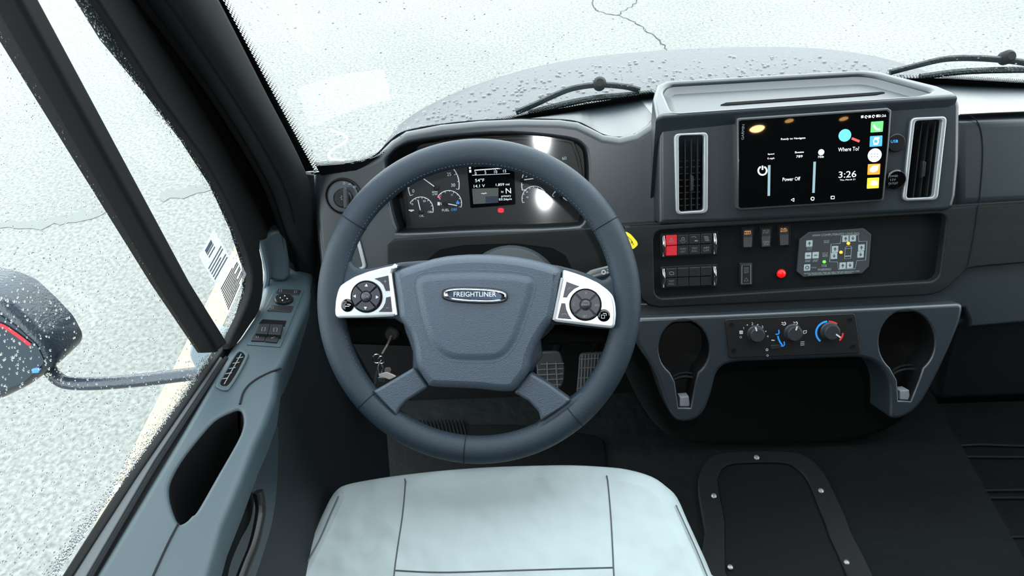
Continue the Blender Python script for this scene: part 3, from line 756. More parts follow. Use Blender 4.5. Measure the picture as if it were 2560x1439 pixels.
def gauge(cx, cy, r, a0, a1, nums, nt_, label, needle=None, lw=2.2, tick=4.5, hub=6, fs=8):
    r_ = part('gauge_scale', (lambda mb: (line(mb, FB, arcpx(cx, cy, r, a0, a1, 40), g1, lw),
        [line(mb, FB, [(cx + (r - 1) * math.cos(R(a0 + (a1 - a0) * i / nt_)), cy - (r - 1) * math.sin(R(a0 + (a1 - a0) * i / nt_))), (cx + (r - tick * (1.6 if i % 2 == 0 else 1)) * math.cos(R(a0 + (a1 - a0) * i / nt_)), cy - (r - tick * (1.6 if i % 2 == 0 else 1)) * math.sin(R(a0 + (a1 - a0) * i / nt_)))], g1, 1.2) for i in range(nt_ + 1)],
        [text(mb, FB, x, y, g1, s_, fs) for x, y, s_ in nums], mb)[-1])(MB()), GP, ic, smooth=False, label=label)
    if needle:
        mb = MB(); (x0, y0), (x1, y1) = needle
        line(mb, FB, [(x0, y0), (x1, y1)], g1 + .003, 2.2); part('needle', mb, GP, ic, smooth=False)
        mb = MB(); k = FB.sc(cx, cy, g1); lathe(mb, FB, FB.h(x0, y0, g1), [(k * hub, g1), (k * hub, g1 + .003), (k * hub * .7, g1 + .004)], 20); part('needle_hub', mb, BLACK, ic)
tx = lambda l: [(zc(x, y)[0], zc(x, y)[1], s_) for x, y, s_ in l]
gauge(1084, 462, 64, 205, -10, tx([(262, 478, '0'), (258, 330, '5'), (330, 215, '10'), (460, 160, '15'), (608, 188, '20'), (702, 272, '25'), (752, 405, '30')]), 12, 'rev counter scale', (zc(545, 440), zc(330, 285)))
gauge(1052, 523, 31, 150, -15, tx([(252, 640, '0'), (398, 602, '50'), (465, 735, '100')]), 10, 'oil gauge scale', (zc(355, 740), zc(318, 585)), fs=5, tick=3, lw=1.8)
gauge(1122, 508, 32, 150, -18, tx([(590, 570, 'E'), (738, 525, '½')]), 8, 'fuel gauge scale', (zc(665, 632), zc(800, 658)), fs=5, tick=3, lw=1.8)
gauge(1368, 459, 64, 195, -10, tx([(1652, 287, '5'), (1760, 130, '20'), (2120, 75, '60')]), 16, 'speedometer scale', (zc(1600, 345), zc(1880, 305)))
gauge(1336, 496, 31, 200, 30, tx([(1665, 555, '15'), (1660, 490, '20')]), 8, 'temperature gauge scale', None, fs=4, tick=3, lw=1.6)
gauge(1410, 500, 31, 160, -10, tx([(2115, 460, '8'), (2240, 578, '15')]), 8, 'right hand small gauge scale', (zc(2080, 540), zc(2155, 595)), fs=4, tick=3, lw=1.6)
texts(FB, [(*zc(x, y), g1, s_, h_, None) for x, y, s_, h_ in [(365, 783, 'OIL', 5.5), (660, 713, 'FUEL', 6), (527, 492, 'RPM', 5), (527, 518, 'x100', 4.5)]], GP, ic, 'gauge_lettering')
mb = MB()
line(mb, FB, [zc(205, 715), zc(270, 715)], g1, 3); line(mb, FB, [zc(225, 725), zc(250, 725)], g1, 3); line(mb, FB, [zc(575, 615), zc(575, 655)], g1, 6); line(mb, FB, [zc(600, 620), zc(607, 650)], g1, 1.5)
part('gauge_symbols', mb, GP, ic, smooth=False)
mb = MB(); text(mb, FB, *zc(766, 706), g1, 'DEF', 6); line(mb, FB, [zc(790, 625), zc(830, 625)], g1, 5); line(mb, FB, [zc(808, 595), zc(808, 640)], g1, 3); part('blue_marks', mb, BLUEP, ic, smooth=False)
mb = MB(); line(mb, FB, [zc(560, 560), zc(605, 535)], g1, 2.5); part('red_mark', mb, REDP, ic, smooth=False)
mb = MB(); c = zc(1340, 716); k = FB.sc(*c, g1); lathe(mb, FB, FB.h(*c, g1), [(k * 6, g1), (k * 6, g1 + .0002)], 24); line(mb, FB, arcpx(*c, 6.8, 130, 230, 8), g1 + .0003, 1.4); line(mb, FB, arcpx(*c, 6.8, -50, 50, 8), g1 + .0003, 1.4)
part('brake_warning_light', mb, mat('red_lamp', (225, 30, 50), .5, emit=1.0), ic, label='lit red parking brake warning light')
mb = MB(); pp(mb, FB, [zc(915, 95), zc(1500, 60), zc(1520, 645), zc(965, 690)], WC, WC + .0008, r=.003, b=.0003); dsp = part('display', mb, PIANO, ic)
mb = MB(); cap(mb, FB, [ccw(L(FB, [zc(985, 450), zc(1310, 440), zc(1310, 622), zc(1000, 640)], WC + .0010))], WC + .0010); part('display_block', mb, mat('display_grey', (62, 66, 66), .5, emit=.5), dsp, smooth=False)
mb = MB(); cap(mb, FB, [ccw(L(FB, [zc(1150, 545), zc(1308, 540), zc(1310, 622), zc(1152, 626)], WC + .0012))], WC + .0012); part('display_block', mb, mat('display_navy', (28, 36, 52), .5, emit=.5), dsp, smooth=False)
g2 = WC + .0014; mb = MB(); DW = mat('display_white', (225, 232, 240), .5, emit=.7)
for x, y, s_, h_, wd in [(1212, 126, 'Log Page', 7, 36), (1030, 262, '0', 7, None), (1150, 250, '5', 7, None), (1276, 242, '10', 7, None), (1386, 234, '15', 7, None), (1080, 346, '54°F', 8, 23), (1075, 416, '14.1 V', 7, 28), (1362, 400, '1,859 mi', 7, 34), (1432, 475, 'N', 13, 13), (1357, 490, 'N', 5, None), (1405, 543, 'primary', 6.5, 24), (1395, 583, '03:26pm', 7, 32), (1132, 508, 'mph', 4.5, 13)]:
    texts(FB, [(*zc(x, y), g2, s_, h_, wd)], DW, dsp, 'display_text')
line(mb, FB, [zc(1015, 222), zc(1400, 195)], g2, 2); line(mb, FB, [zc(1015, 180), zc(1400, 150)], g2, .8); line(mb, FB, [zc(985, 285), zc(1450, 264)], g2, 1)
for i in range(16):
    x = 1020 + i * 25; y = 222 - i * 1.75; line(mb, FB, [zc(x, y), zc(x, y + (18 if i % 5 == 0 else 10))], g2, 1.5)
line(mb, FB, [zc(1080, 155), zc(1105, 153)], g2, 3); line(mb, FB, [zc(958, 168), zc(960, 205)], g2, 5); line(mb, FB, [zc(962, 218), zc(964, 252)], g2, 5)
part('display_scale', mb, DW, dsp, smooth=False)
mb = MB(); line(mb, FB, [zc(956, 110), zc(957, 155)], g2, 6); part('display_tab', mb, mat('display_blue', (60, 150, 225), .5, emit=.9), dsp, smooth=False)
# clear curved lens over the cluster
mb = MB(); FLN = Fr(FB.P(0, 0, -.018), FB.N)
c0 = FB.hp(1230, 470, -.018)
_q = FB.hp(1362, 508, -.022); LN = ((EYE - _q).normalized() + (flo.matrix_world.translation - _q).normalized()).normalized(); LR = (FB.U - FB.U.dot(LN) * LN).normalized(); LU = LN.cross(LR); LC = FB.hp(1230, 460, -.022); LK = FB.sc(1230, 460, -.022)
def lensf(s, t):
    px = 1000 + 455 * s; py = 338 + 226 * t; return LC + LR * ((px - 1230) * LK) + LU * ((460 - py) * LK) - LN * (.0006 * math.cos(math.pi * (py - 508) / 152)) + LN * (((508 - py) * LK) ** 2 / 2.2)
gridf(mb, 24, 40, lensf); part('clear_lens', mb, LENS, ic, ang=80)

# headlight switch -------------------------------------------------------------
hs = thing('headlight_switch', FB.hp(859, 491), 'round headlight rotary switch at the left end of the dashboard', 'rotary switch')
k = FB.sc(859, 491); c = FB.h(859, 491)
mb = MB(); lathe(mb, FB, c, [(k * 46, 0), (k * 45, .003), (k * 42, .0035), (k * 40, .001)], 40); part('bezel_ring', mb, BLACK, hs)
mb = MB(); lathe(mb, FB, c, [(k * 40, .0005), (k * 38, .005), (k * 35, .006)], 40); part('dial_plate', mb, mat('dial_grey', (62, 70, 76), .45), hs)
mb = MB(); lathe(mb, FB, FB.h(862, 494), [(k * 24, .005), (k * 23, .012), (k * 20, .014)], 32); kn = part('knob', mb, BLACK, hs)
mb = MB(); pp(mb, FB, [(856, 470), (866, 468), (868, 520), (858, 522)], .012, .024, r=.003, b=.002); part('grip', mb, mat('grip_grey', (48, 54, 58), .4), kn)
mb = MB(); text(mb, FB, 860, 458, .0065, 'O', 5); text(mb, FB, 874, 460, .0065, 'pd', 5); text(mb, FB, 887, 467, .0065, 'ID', 5)
cx, cy = 858, 494
for a in range(0, 360, 45): line(mb, FB, [(cx + 4 * math.cos(R(a)), cy + 4 * math.sin(R(a))), (cx + 7 * math.cos(R(a)), cy + 7 * math.sin(R(a)))], .0146, 1)
part('symbols', mb, PRINT, hs, smooth=False)

# ================================================================== SWITCH PANEL CONTENT
FI = Fr(FC.P(0, 0, -.018), FC.N)
def zp(x, y): return (1630 + x / 4.491, 550 + y / 4.491)
BTN = mat('switch_black', (30, 31, 34), .4, bump=(1500, .15)); REDB = mat('hazard_red', (205, 40, 52), .4)
def bank(y0s, label, syms, red):
    (yl0, yl1), (yr0, yr1) = y0s      # left top/bottom, right top/bottom in zoom units
    r_ = thing('switch_bank', FI.hp(*zp(415, (yl0 + yr1) / 2)), label, 'switch bank', group='banks of eight switches')
    def q(s, t): x = 105 + 620 * s; return zp(x, (yl0 + (yr0 - yl0) * s) * (1 - t) + (yl1 + (yr1 - yl1) * s) * t)
    mb = MB(); pp(mb, FI, [q(-.03, -.12), q(1.03, -.12), q(1.02, 1.08), q(-.02, 1.08)], 0, .002, r=.004, b=.0008); part('bank_frame', mb, BLACK, r_)
    for s0, s1 in ((.005, .07), (.93, .995)):
        mb = MB(); p0, p1 = FI.hp(*q((s0 + s1) / 2, .03), .004), FI.hp(*q((s0 + s1) / 2, .97), .004)
        mid = (p0 + p1) / 2 + FI.N * .004
        tube(mb, [Vector(FI.P(*[0, 0])) * 0 + (p0.lerp(p1, t) + FI.N * .004 * (1 - (2 * t - 1) ** 2)) for t in [i / 8 for i in range(9)]], .0026, 10); part('chrome_end', mb, CHROME, r_)
    for c_ in range(4):
        for rr in range(2):
            a, b = .082 + c_ * .21, .082 + (c_ + 1) * .21 - .008; t0, t1 = (.0, .49) if rr == 0 else (.51, 1.0)
            mb = MB(); pp(mb, FI, [q(a, t0), q(b, t0), q(b, t1), q(a, t1)], .002, .008 if rr == 0 else .0065, r=.0012, b=.001)
            bt = part('switch_button', mb, REDB if (red and c_ == 0) else BTN, r_, label='red hazard button' if (red and c_ == 0) else None)
            s_ = syms[rr][c_]
            if s_:
                mb = MB(); cx, cy = q((a + b) / 2, (t0 + t1) / 2); wv = .0083 if rr == 0 else .0068
                if s_ == 'tri':
                    line(mb, FI, [(cx, cy - 6), (cx + 7, cy + 5), (cx - 7, cy + 5), (cx, cy - 6)], wv, 1.3); line(mb, FI, [(cx, cy - 2), (cx + 3.3, cy + 3), (cx - 3.3, cy + 3), (cx, cy - 2)], wv, 1)
                elif s_ == 'lamp':
                    line(mb, FI, arcpx(cx, cy - 2, 3.5, 0, 360, 12), wv, 1.2)
                    for a_ in (200, 235, 270, 305, 340): line(mb, FI, [(cx + 5 * math.cos(R(a_)), cy - 5 * math.sin(R(a_))), (cx + 9 * math.cos(R(a_)), cy - 9 * math.sin(R(a_)))], wv, 1)
                elif s_ == 'car':
                    line(mb, FI, [(cx - 8, cy - 5), (cx, cy - 7), (cx + 4, cy - 3)], wv, 1.2); line(mb, FI, [(cx, cy + 4), (cx + 8, cy + 4)], wv, 3)
                elif s_ == 'grid':
                    for k_ in range(4): line(mb, FI, [(cx - 6 + k_, cy - 5 + 3.3 * k_), (cx + 5 + k_, cy - 5 + 3.3 * k_)], wv, 1.5)
                elif s_ == 'eng': line(mb, FI, [(cx - 6, cy), (cx - 3, cy - 3), (cx + 3, cy - 3), (cx + 6, cy), (cx + 6, cy + 4), (cx - 3, cy + 4), (cx - 6, cy)], wv, 1.5)
                else:
                    a_, b_ = s_.split('/'); text(mb, FI, cx, cy - 3.5, wv, a_, 4.6, 15); text(mb, FI, cx, cy + 3.5, wv, b_, 4.6, 14)
                part('symbol', mb, GPRINT, bt, smooth=False)
bank(((175, 405), (145, 375)), 'upper bank of eight square switches with red hazard column', [['tri', 'lamp', 'car', 'grid'], [None, 'HORN/LIGHT', 'TEST/FULL', 'ABS/OFF']], True)
bank(((548, 755), (518, 730)), 'lower bank of black square switches, mostly blank', [['eng', None, None, None], ['TEST/FULL', None, None, None]], False)
AMB = mat('amber_print', (225, 160, 90), .5, emit=.4)
def rocker(pts, label, top, bot, lab):
    pts = [zp(*p) for p in pts]; a, b, c_, d = [Vector(p) for p in pts]; ctr = (a + b + c_ + d) / 4
    r_ = thing('rocker_switch', FI.hp(*ctr), label, 'switch', group='slim rocker switches')
    mb = MB(); g_ = [(a.x - 4, a.y - 6), (b.x + 4, b.y - 6), (c_.x + 4, c_.y + 4), (d.x - 4, d.y + 4)]; pp(mb, FI, g_, 0, .0012, r=.002, b=.0005); part('surround', mb, BLACK, r_)
    m1, m2 = a.lerp(d, .45), b.lerp(c_, .45)
    def q(p, w_): return FI.hp(p.x, p.y, w_)
    mb = MB(); T = [q(a, .003), q(b, .003), q(m2, .006), q(m1, .006), q(c_, .012), q(d, .012)]; Bv = [q(a, .001), q(b, .001), q(c_, .001), q(d, .001)]
    mb.add(T + Bv, [(0, 3, 2, 1), (3, 5, 4, 2), (0, 1, 7, 6), (5, 9, 8, 4), (0, 6, 9, 5, 3), (1, 2, 4, 8, 7)]); bd = part('rocker', mb, BTN, r_, smooth=False)
    mb = MB(); p = a.lerp(b, .5).lerp(d.lerp(c_, .5), .20)
    text(mb, FI, p.x, p.y - 3, .0065, top[0], 4.5, 16); text(mb, FI, p.x, p.y + 2.5, .0065, top[1], 4, 17); part('lettering', mb, AMB if lab else GPRINT, bd, smooth=False)
    if bot: mb = MB(); p = a.lerp(b, .5).lerp(d.lerp(c_, .5), .8); text(mb, FI, p.x, p.y - 2, .0125, bot[0], 5, 15); text(mb, FI, p.x, p.y + 4, .0125, bot[1], 4, 12); part('lettering', mb, GPRINT, bd, smooth=False)
rocker([(1022, 105), (1130, 98), (1122, 300), (1030, 303)], 'slim rocker switch with amber lettering, leftmost of the row of three', ('MIRR', 'HEAT'), None, True)
rocker([(1228, 92), (1335, 85), (1325, 292), (1235, 297)], 'slim rocker switch with white lettering, middle of the row of three', ('AUX', 'START'), ('GEN', 'STOP'), False)
rocker([(1428, 75), (1535, 66), (1532, 275), (1440, 282)], 'slim rocker switch with amber lettering, rightmost of the row of three', ('FUEL', 'BOOST'), None, True)
r_ = thing('indicator_switch', FI.hp(*zp(1060, 608)), 'small framed rectangular switch with warning triangle below the rockers', 'switch')
mb = MB(); pp(mb, FI, [zp(985, 485), zp(1128, 480), zp(1128, 730), zp(988, 735)], 0, .004, r=.002, b=.001); part('body', mb, BTN, r_)
mb = MB(); line(mb, FI, [zp(1010, 505), zp(1108, 500), zp(1108, 710), zp(1008, 714)], .0043, 1.8, closed=True)
for i, s_ in enumerate(['PARK', 'LOCK', 'SET']): text(mb, FI, *zp(1060, 538 + i * 24), .0043, s_, 4, 12)
line(mb, FI, [zp(1058, 645), zp(1082, 682), zp(1034, 684)], .0043, 1.4, closed=True); part('symbols', mb, GPRINT, r_, smooth=False)
r_ = thing('indicator_lamp', FI.hp(*zp(1448, 597)), 'glowing round red lamp on the switch panel', 'lamp')
k = FI.sc(*zp(1448, 597)); mb = MB(); lathe(mb, FI, FI.h(*zp(1448, 597)), [(k * 11.5, 0), (k * 11, .003), (k * 8, .0055), (k * 3, .0065)], 28); part('red_lens', mb, mat('red_lens', (210, 20, 24), .25, emit=.8), r_)
mb = MB(); lathe(mb, FI, FI.h(*zp(1448, 597)), [(k * 13, 0), (k * 12.6, .0014), (k * 11.5, .0015)], 28); part('bezel_ring', mb, BLACK, r_)

# levelling control ----------------------------------------------------------
lv = thing('leveling_control_panel', FI.hp(*zp(2050, 370)), 'eight-sided grey leveling keypad with small lit lamps right of the red lamp', 'control panel')
oct_ = [(1660, 215), (1765, 135), (2380, 92), (2465, 160), (2438, 520), (2360, 598), (1700, 640), (1630, 580)]
mb = MB(); pp(mb, FI, [zp(*p) for p in oct_], 0, .004, r=.001, b=.001); part('keypad_plate', mb, mat('keypad_grey', (52, 57, 60), .5), lv)
KP = mat('keypad_key', (158, 172, 176), .5); wv = .0043
def key(x, y, sym=None, sz=36):
    mb = MB(); cap(mb, FI, [rnd(ccw(L(FI, [zp(x - sz, y - sz + 2), zp(x + sz, y - sz - 2), zp(x + sz - 3, y + sz - 2), zp(x - sz - 3, y + sz + 2)], wv)), .0008)], wv); part('key', mb, KP, lv, smooth=False)
    mb = MB(); cx, cy = zp(x, y); s_ = sym or 'u'
    if s_ in 'ud': d_ = -1 if s_ == 'u' else 1; line(mb, FI, [(cx - 3, cy - d_ * 1), (cx, cy + d_ * 4), (cx + 3, cy - d_ * 1)], wv + .0003, 1.6); line(mb, FI, [(cx, cy - d_ * 5), (cx, cy + d_ * 3)], wv + .0003, 1.6)
    elif s_ == 'o': line(mb, FI, arcpx(cx, cy, 4, 0, 360, 12), wv + .0003, 1.8)
    else: line(mb, FI, [(cx - 4, cy), (cx + 4, cy)], wv + .0003, 2)
    part('key_symbol', mb, mat('key_ink', (48, 54, 58), .6), lv, smooth=False)
for x, y, s_ in [(1768, 262, 'u'), (1755, 398, '-'), (1838, 393, '-'), (1743, 532, 'o'), (2174, 208, 'u'), (2256, 203, 'd'), (2056, 325, 'u'), (2046, 400, 'd'), (2352, 308, 'u'), (2343, 384, 'd'), (2142, 510, 'u'), (2225, 504, 'd')]: key(x, y, s_)
mb = MB(); text(mb, FI, *zp(2065, 160), wv, 'HWH COMPUTERIZED LEVELING', 5.5, 116, rot=0); text(mb, FI, *zp(1935, 553), wv, 'WARNING!', 6, 34)
text(mb, FI, *zp(2020, 585), wv, 'BLOCK FRAME AND TIRES SECURELY BEFORE REMOVING TIRES', 3.4, 138); text(mb, FI, *zp(2000, 602), wv, 'OR CRAWLING UNDER VEHICLE SEE MANUAL', 3.4, 110)
for x, y, s_ in [(1768, 312, 'STORE'), (1766, 330, 'ALL'), (1960, 232, 'ENGAGE'), (1960, 250, 'BRAKE'), (1750, 450, 'HOLD'), (1838, 446, 'AUTO'), (1748, 464, 'LEVEL'), (1832, 460, 'LEVEL'), (1945, 370, 'NOT IN'), (1945, 388, 'PARK'), (1945, 404, 'BRAKE'), (1815, 532, 'CANCEL'), (1935, 502, 'PARK'), (1935, 518, 'POWER')]: text(mb, FI, *zp(x, y), wv, s_, 3, 13)
line(mb, FI, [zp(x, y) for x, y in [(2125, 175), (2315, 165), (2322, 240), (2414, 236), (2398, 448), (2300, 455), (2280, 545), (2092, 552), (2085, 470), (1995, 468), (2010, 268), (2112, 262)]], wv, 1.3, closed=True)
line(mb, FI, [zp(x, y) for x, y in [(2170, 310), (2190, 290), (2225, 288), (2242, 305), (2230, 430), (2162, 436)]], wv, 1.1, closed=True); line(mb, FI, [zp(2172, 320), zp(2238, 316)], wv, 1); line(mb, FI, [zp(2165, 405), zp(2232, 402)], wv, 2.5)
part('keypad_print', mb, mat('keypad_print', (150, 162, 166), .5), lv, smooth=False)
for x, y, c_, n_ in [(2203, 260, (250, 180, 40), 'amber'), (2120, 360, (250, 180, 40), 'amber'), (1932, 467, (90, 225, 60), 'green')]:
    mb = MB(); cx, cy = zp(x, y); k = FI.sc(cx, cy); lathe(mb, FI, FI.h(cx, cy, wv), [(k * 4, wv), (k * 4, wv + .0012), (k * 2.4, wv + .0018)], 16); part('status_light', mb, mat('led_' + n_, c_, .4, emit=1.3), lv, label='lit %s status light' % n_)

# yellow tag hanging by the wood trim
FYT = Fr(FC.hp(1578, 590, .012), (.15, -.85, .45))
r_ = thing('warning_tag', FYT.hp(1578, 600), 'small yellow tag sticking out behind the right of the wheel rim', 'tag')
mb = MB(); pp(mb, FYT, [(1545, 585), (1567, 579), (1578, 586), (1593, 604), (1595, 612), (1583, 623), (1560, 612)], -.001, .0005, r=.003, back=True); part('tag_card', mb, mat('tag_yellow', (236, 218, 50), .5), r_, smooth=False)
mb = MB(); line(mb, FYT, [(1568, 590), (1578, 600), (1584, 612)], .0008, 1); text(mb, FYT, 1580, 606, .0008, 'P', 6); part('lettering', mb, SEAM, r_, smooth=False)

# ================================================================== CUP HOLDER CONSOLE
_e = FC.hp(2000, 790, .012); S35, C35 = math.sin(R(34)), math.cos(R(34)); FE = Fr(_e, (0, -C35, S35))
cons = thing('cup_holder_console', FE.hp(1990, 900), 'charcoal lower console with two keyhole shaped cup holders', 'console')
out_ = [(1588, 794), (1800, 786), (2000, 777), (2200, 768), (2411, 757), (2404, 800), (2380, 860), (2352, 920), (2331, 962), (2305, 1008), (2277, 1036), (2245, 1048), (2226, 1046), (2228, 1010), (2226, 962), (2214, 932), (2190, 905), (2152, 893), (1990, 899), (1838, 905), (1806, 914), (1790, 935), (1778, 985), (1762, 1028), (1742, 1048), (1716, 1056), (1690, 1052), (1672, 1030), (1655, 985), (1640, 938), (1618, 900), (1590, 860)]
cupL = arcpx(1710, 871, 63, -57, 237, 30, 71) + [(1688, 955), (1697, 1019), (1726, 1019), (1738, 955)]
cupR = [(x + (y - 857) * -.0, y) for x, y in arcpx(2268, 855, 70, -55, 233, 30, 79)] + [(2244, 950), (2247, 1001), (2277, 1003), (2298, 950)]
clim = [(1816, 800), (2132, 784), (2146, 880), (1826, 893)]
mb = MB(); oL = rnd(ccw(L(FE, out_)), .01, 3); hL = ccw(L(FE, cupL)); hR = ccw(L(FE, cupR))
prism(mb, FE, oL, -.07, 0, .006, holes=[hL, hR], hb=.003, seg=5); part('console_body', mb, PLASTIC, cons)
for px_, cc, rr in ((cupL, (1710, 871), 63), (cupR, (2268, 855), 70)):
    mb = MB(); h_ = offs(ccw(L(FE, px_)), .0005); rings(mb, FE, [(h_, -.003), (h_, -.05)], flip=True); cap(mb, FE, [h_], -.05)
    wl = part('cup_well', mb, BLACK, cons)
    k = FE.sc(*cc, 0); mb = MB()
    for w_, y_ in ((-.02, 60), (-.03, 50)):
        c = FE.h(cc[0] + 3, cc[1] + y_ + 42, w_); tube(mb, [FE.P(c[0] + rr * .75 * k * math.cos(R(a)), c[1] + rr * .55 * k * math.sin(R(a)) , w_) for a in range(20, 161, 10)], .0018, 6)
    part('inner_ring', mb, PLASTIC_D, wl)
    mb = MB(); yb = max(p[1] for p in px_); xl = [p[0] for p in px_ if p[1] > yb - 6]; pp(mb, FE, [(min(xl) + 3, yb - 26), (max(xl) - 4, yb - 28), (max(xl) - 1, yb - 3), (min(xl) + 2, yb - 2)], -.03, -.008, b=.001); part('slot_stop', mb, mat('slot_stop_grey', (120, 124, 132), .5), wl, label='lighter grey stop at the foot of the slot')

# climate control panel
cp = thing('climate_control_panel', FE.hp(1982, 838), 'black climate control panel with three round knobs between the cup holders', 'climate control')
mb = MB(); pp(mb, FE, [(1812, 798), (2138, 783), (2152, 882), (1823, 895)], 0, .0025, r=.005, b=.001); part('panel_plate', mb, mat('climate_black', (17, 18, 20), .45), cp)
def zk(x, y): return (1800 + x / 6.737, 780 + y / 6.737)
kk = .0028
def knob(x, y, rpx, mark, lab):
    cx, cy = zk(x, y); k = FE.sc(cx, cy, .012); mb = MB(); c = FE.h(cx, cy, .012)
    lathe(mb, FE, c, [(k * rpx * 1.12, .0025), (k * rpx * 1.08, .004), (k * rpx * 1.0, .005), (k * rpx * .97, .011), (k * rpx * .90, .0135), (k * rpx * .8, .014)], 40); kb = part('knob', mb, mat('knob_black', (40, 42, 45), .42), cp, label=lab)
    mb = MB(); a, b = zk(*mark[0]), zk(*mark[1]); line(mb, FE, [a, b], .0144, 3.8); part('pointer', mb, PRINT, kb, smooth=False)
knob(632, 385, 20, ((618, 318), (600, 250)), 'fan knob, leftmost'); knob(1262, 365, 20.5, ((1280, 305), (1300, 238)), 'airflow knob, middle'); knob(1890, 340, 21.5, ((1955, 372), (2032, 425)), 'temperature knob, rightmost')
mb = MB()
for x, y, s_, h_ in [(398, 268, '1', 6), (545, 195, '2', 7), (715, 250, '3', 7), (803, 405, '4', 6), (350, 420, 'O', 5.5)]: text(mb, FE, *zk(x, y), kk, s_, h_)
for x, y in [(460, 215), (635, 210), (772, 322)]: line(mb, FE, [zk(x - 9, y), zk(x + 9, y)], kk, 2.6)
for a in (45, 135): cx, cy = zk(356, 338); line(mb, FE, [(cx - 5 * math.cos(R(a)), cy - 5 * math.sin(R(a))), (cx + 5 * math.cos(R(a)), cy + 5 * math.sin(R(a)))], kk, 4.5)
def manpx(x, y):
    cx, cy = zk(x, y); line(mb, FE, [(cx - 5, cy - 3), (cx + 1, cy - 1)], kk, 1.8); line(mb, FE, spl([(cx + 2, cy - 4), (cx + 5, cy - 1), (cx + 4, cy + 3), (cx - 1, cy + 4)], 3, False), kk, 2.2); line(mb, FE, [(cx - 5, cy + 2), (cx - 1, cy + 2)], kk, 1.5)
manpx(1070, 190); manpx(1268, 185); cx, cy = zk(1432, 335); line(mb, FE, [(cx - 4, cy - 3), (cx + 4, cy - 4), (cx + 3, cy + 2), (cx - 3, cy + 4), (cx - 4, cy - 3)], kk, 2)
cx, cy = zk(1388, 535)
for d_ in (-4, 0, 4): line(mb, FE, [(cx - 5, cy + d_ - 1), (cx + 5, cy + d_ - 2)], kk, 1.3)
line(mb, FE, [zk(865, 470), zk(920, 475)], kk, 2.5); line(mb, FE, arcpx(*zk(792, 632), 2.6, 0, 360, 10), kk, 1.4); line(mb, FE, arcpx(*zk(800, 728), 2.2, 0, 360, 10), kk, .9)
part('panel_symbols', mb, PRINT, cp, smooth=False)
mb = MB(); line(mb, FE, spl([zk(975, 400), zk(985, 445), zk(1010, 500), zk(1050, 555)], 4, False), kk, 4)
for x, y in ((975, 350), (1065, 548)): cx, cy = zk(x, y); line(mb, FE, spl([(cx - 6, cy + 3), (cx, cy + 3), (cx + 3, cy - 1), (cx + 2, cy - 8)], 3, False), kk, 3)
cx, cy = zk(1835, 345); line(mb, FE, arcpx(cx, cy, 32, 98, 228, 24, 28.5), kk, 5); part('blue_marks', mb, mat('cold_blue', (40, 130, 215), .5, emit=.35), cp, smooth=False)
mb = MB(); line(mb, FE, arcpx(cx, cy, 32, 92, 50, 12, 28.5), kk, 3); line(mb, FE, arcpx(cx + 1, cy, 34, -2, -42, 12, 29), kk, 4.5); part('red_marks', mb, mat('hot_red', (205, 45, 40), .5, emit=.25), cp, smooth=False)
mb = MB(); pp(mb, FE, [zk(850, 560), zk(1015, 550), zk(1020, 615), zk(858, 625)], .0025, .0045, r=.001, b=.0005); part('push_button', mb, BTN, cp)
for x, y in [(200, 205), (235, 640), (2190, 125), (2245, 575)]:
    mb = MB(); cx, cy = zk(x, y); k = FE.sc(cx, cy, kk); lathe(mb, FE, FE.h(cx, cy, kk), [(k * 5.5, kk), (k * 5.2, kk + .001), (k * 2.5, kk + .001), (k * 2, kk + .0002)], 14); sw = part('screw', mb, CHROME if False else mat('black_screw', (46, 46, 48), .25, metal=.7), cp)

# engine cover under the console
_c = FFL.hp(1900, 1121); FGC = Fr(_c, (0, -.97, .22))
mb = MB(); eo = [(1530, 800), (1556, 920), (1596, 1010), (1640, 1075), (1690, 1108), (1780, 1121), (1950, 1121), (2100, 1118), (2190, 1098), (2270, 1055), (2320, 985), (2350, 900), (2372, 800)]
lp = ccw(spl(L(FGC, eo), 3)); prism(mb, FGC, lp, -.14, 0, .03, seg=6)
part('engine_cover', mb, mat('engine_cover_plastic', (20, 23, 24), .6, bump=(900, .3), spec=.3), label='dark moulded engine cover bulging below the cup holder console', cat='engine cover')
# ================================================================== STEERING WHEEL
sw = thing('steering_wheel', FH.P(0, 0), 'large four-spoke leather steering wheel with silver button pods', 'steering wheel')
cR = FH.h(1192.5, 752.5); RO = FH.sc(1192, 752) * 404; TR = .0195
rc = RO - TR
mb = MB()
def rimsec(a, k=1.0, n=20):
    c = Vector((cR[0] + rc * math.cos(a), cR[1] + rc * math.sin(a))); e = Vector((math.cos(a), math.sin(a))); out = []
    for j in range(n):
        t = 2 * math.pi * j / n; x = TR * k * math.cos(t); z = .0165 * k * math.sin(t)
        out.append(FH.P(c.x + e.x * x, c.y + e.y * x, z))
    return out
NR = 160; vs = []
for i in range(NR): vs += rimsec(2 * math.pi * i / NR)
mb.add(vs, [(i * 20 + j, ((i + 1) % NR) * 20 + j, ((i + 1) % NR) * 20 + (j + 1) % 20, i * 20 + (j + 1) % 20) for i in range(NR) for j in range(20)])
part('rim', mb, LEATHER, sw, ang=80)
def ang(px, py): u, v = FH.h(px, py); return math.atan2(v - cR[1], u - cR[0])
mb = MB()
for a in (ang(862, 540), ang(1547, 540), ang(1163, 1130), ang(935, 985), ang(1415, 1012)):
    s_ = rimsec(a, 1.012, 24); 
    mb = MB(); tube(mb, s_, .0007, 5, closed=True); part('seam', mb, SEAM, sw)
mb = MB()
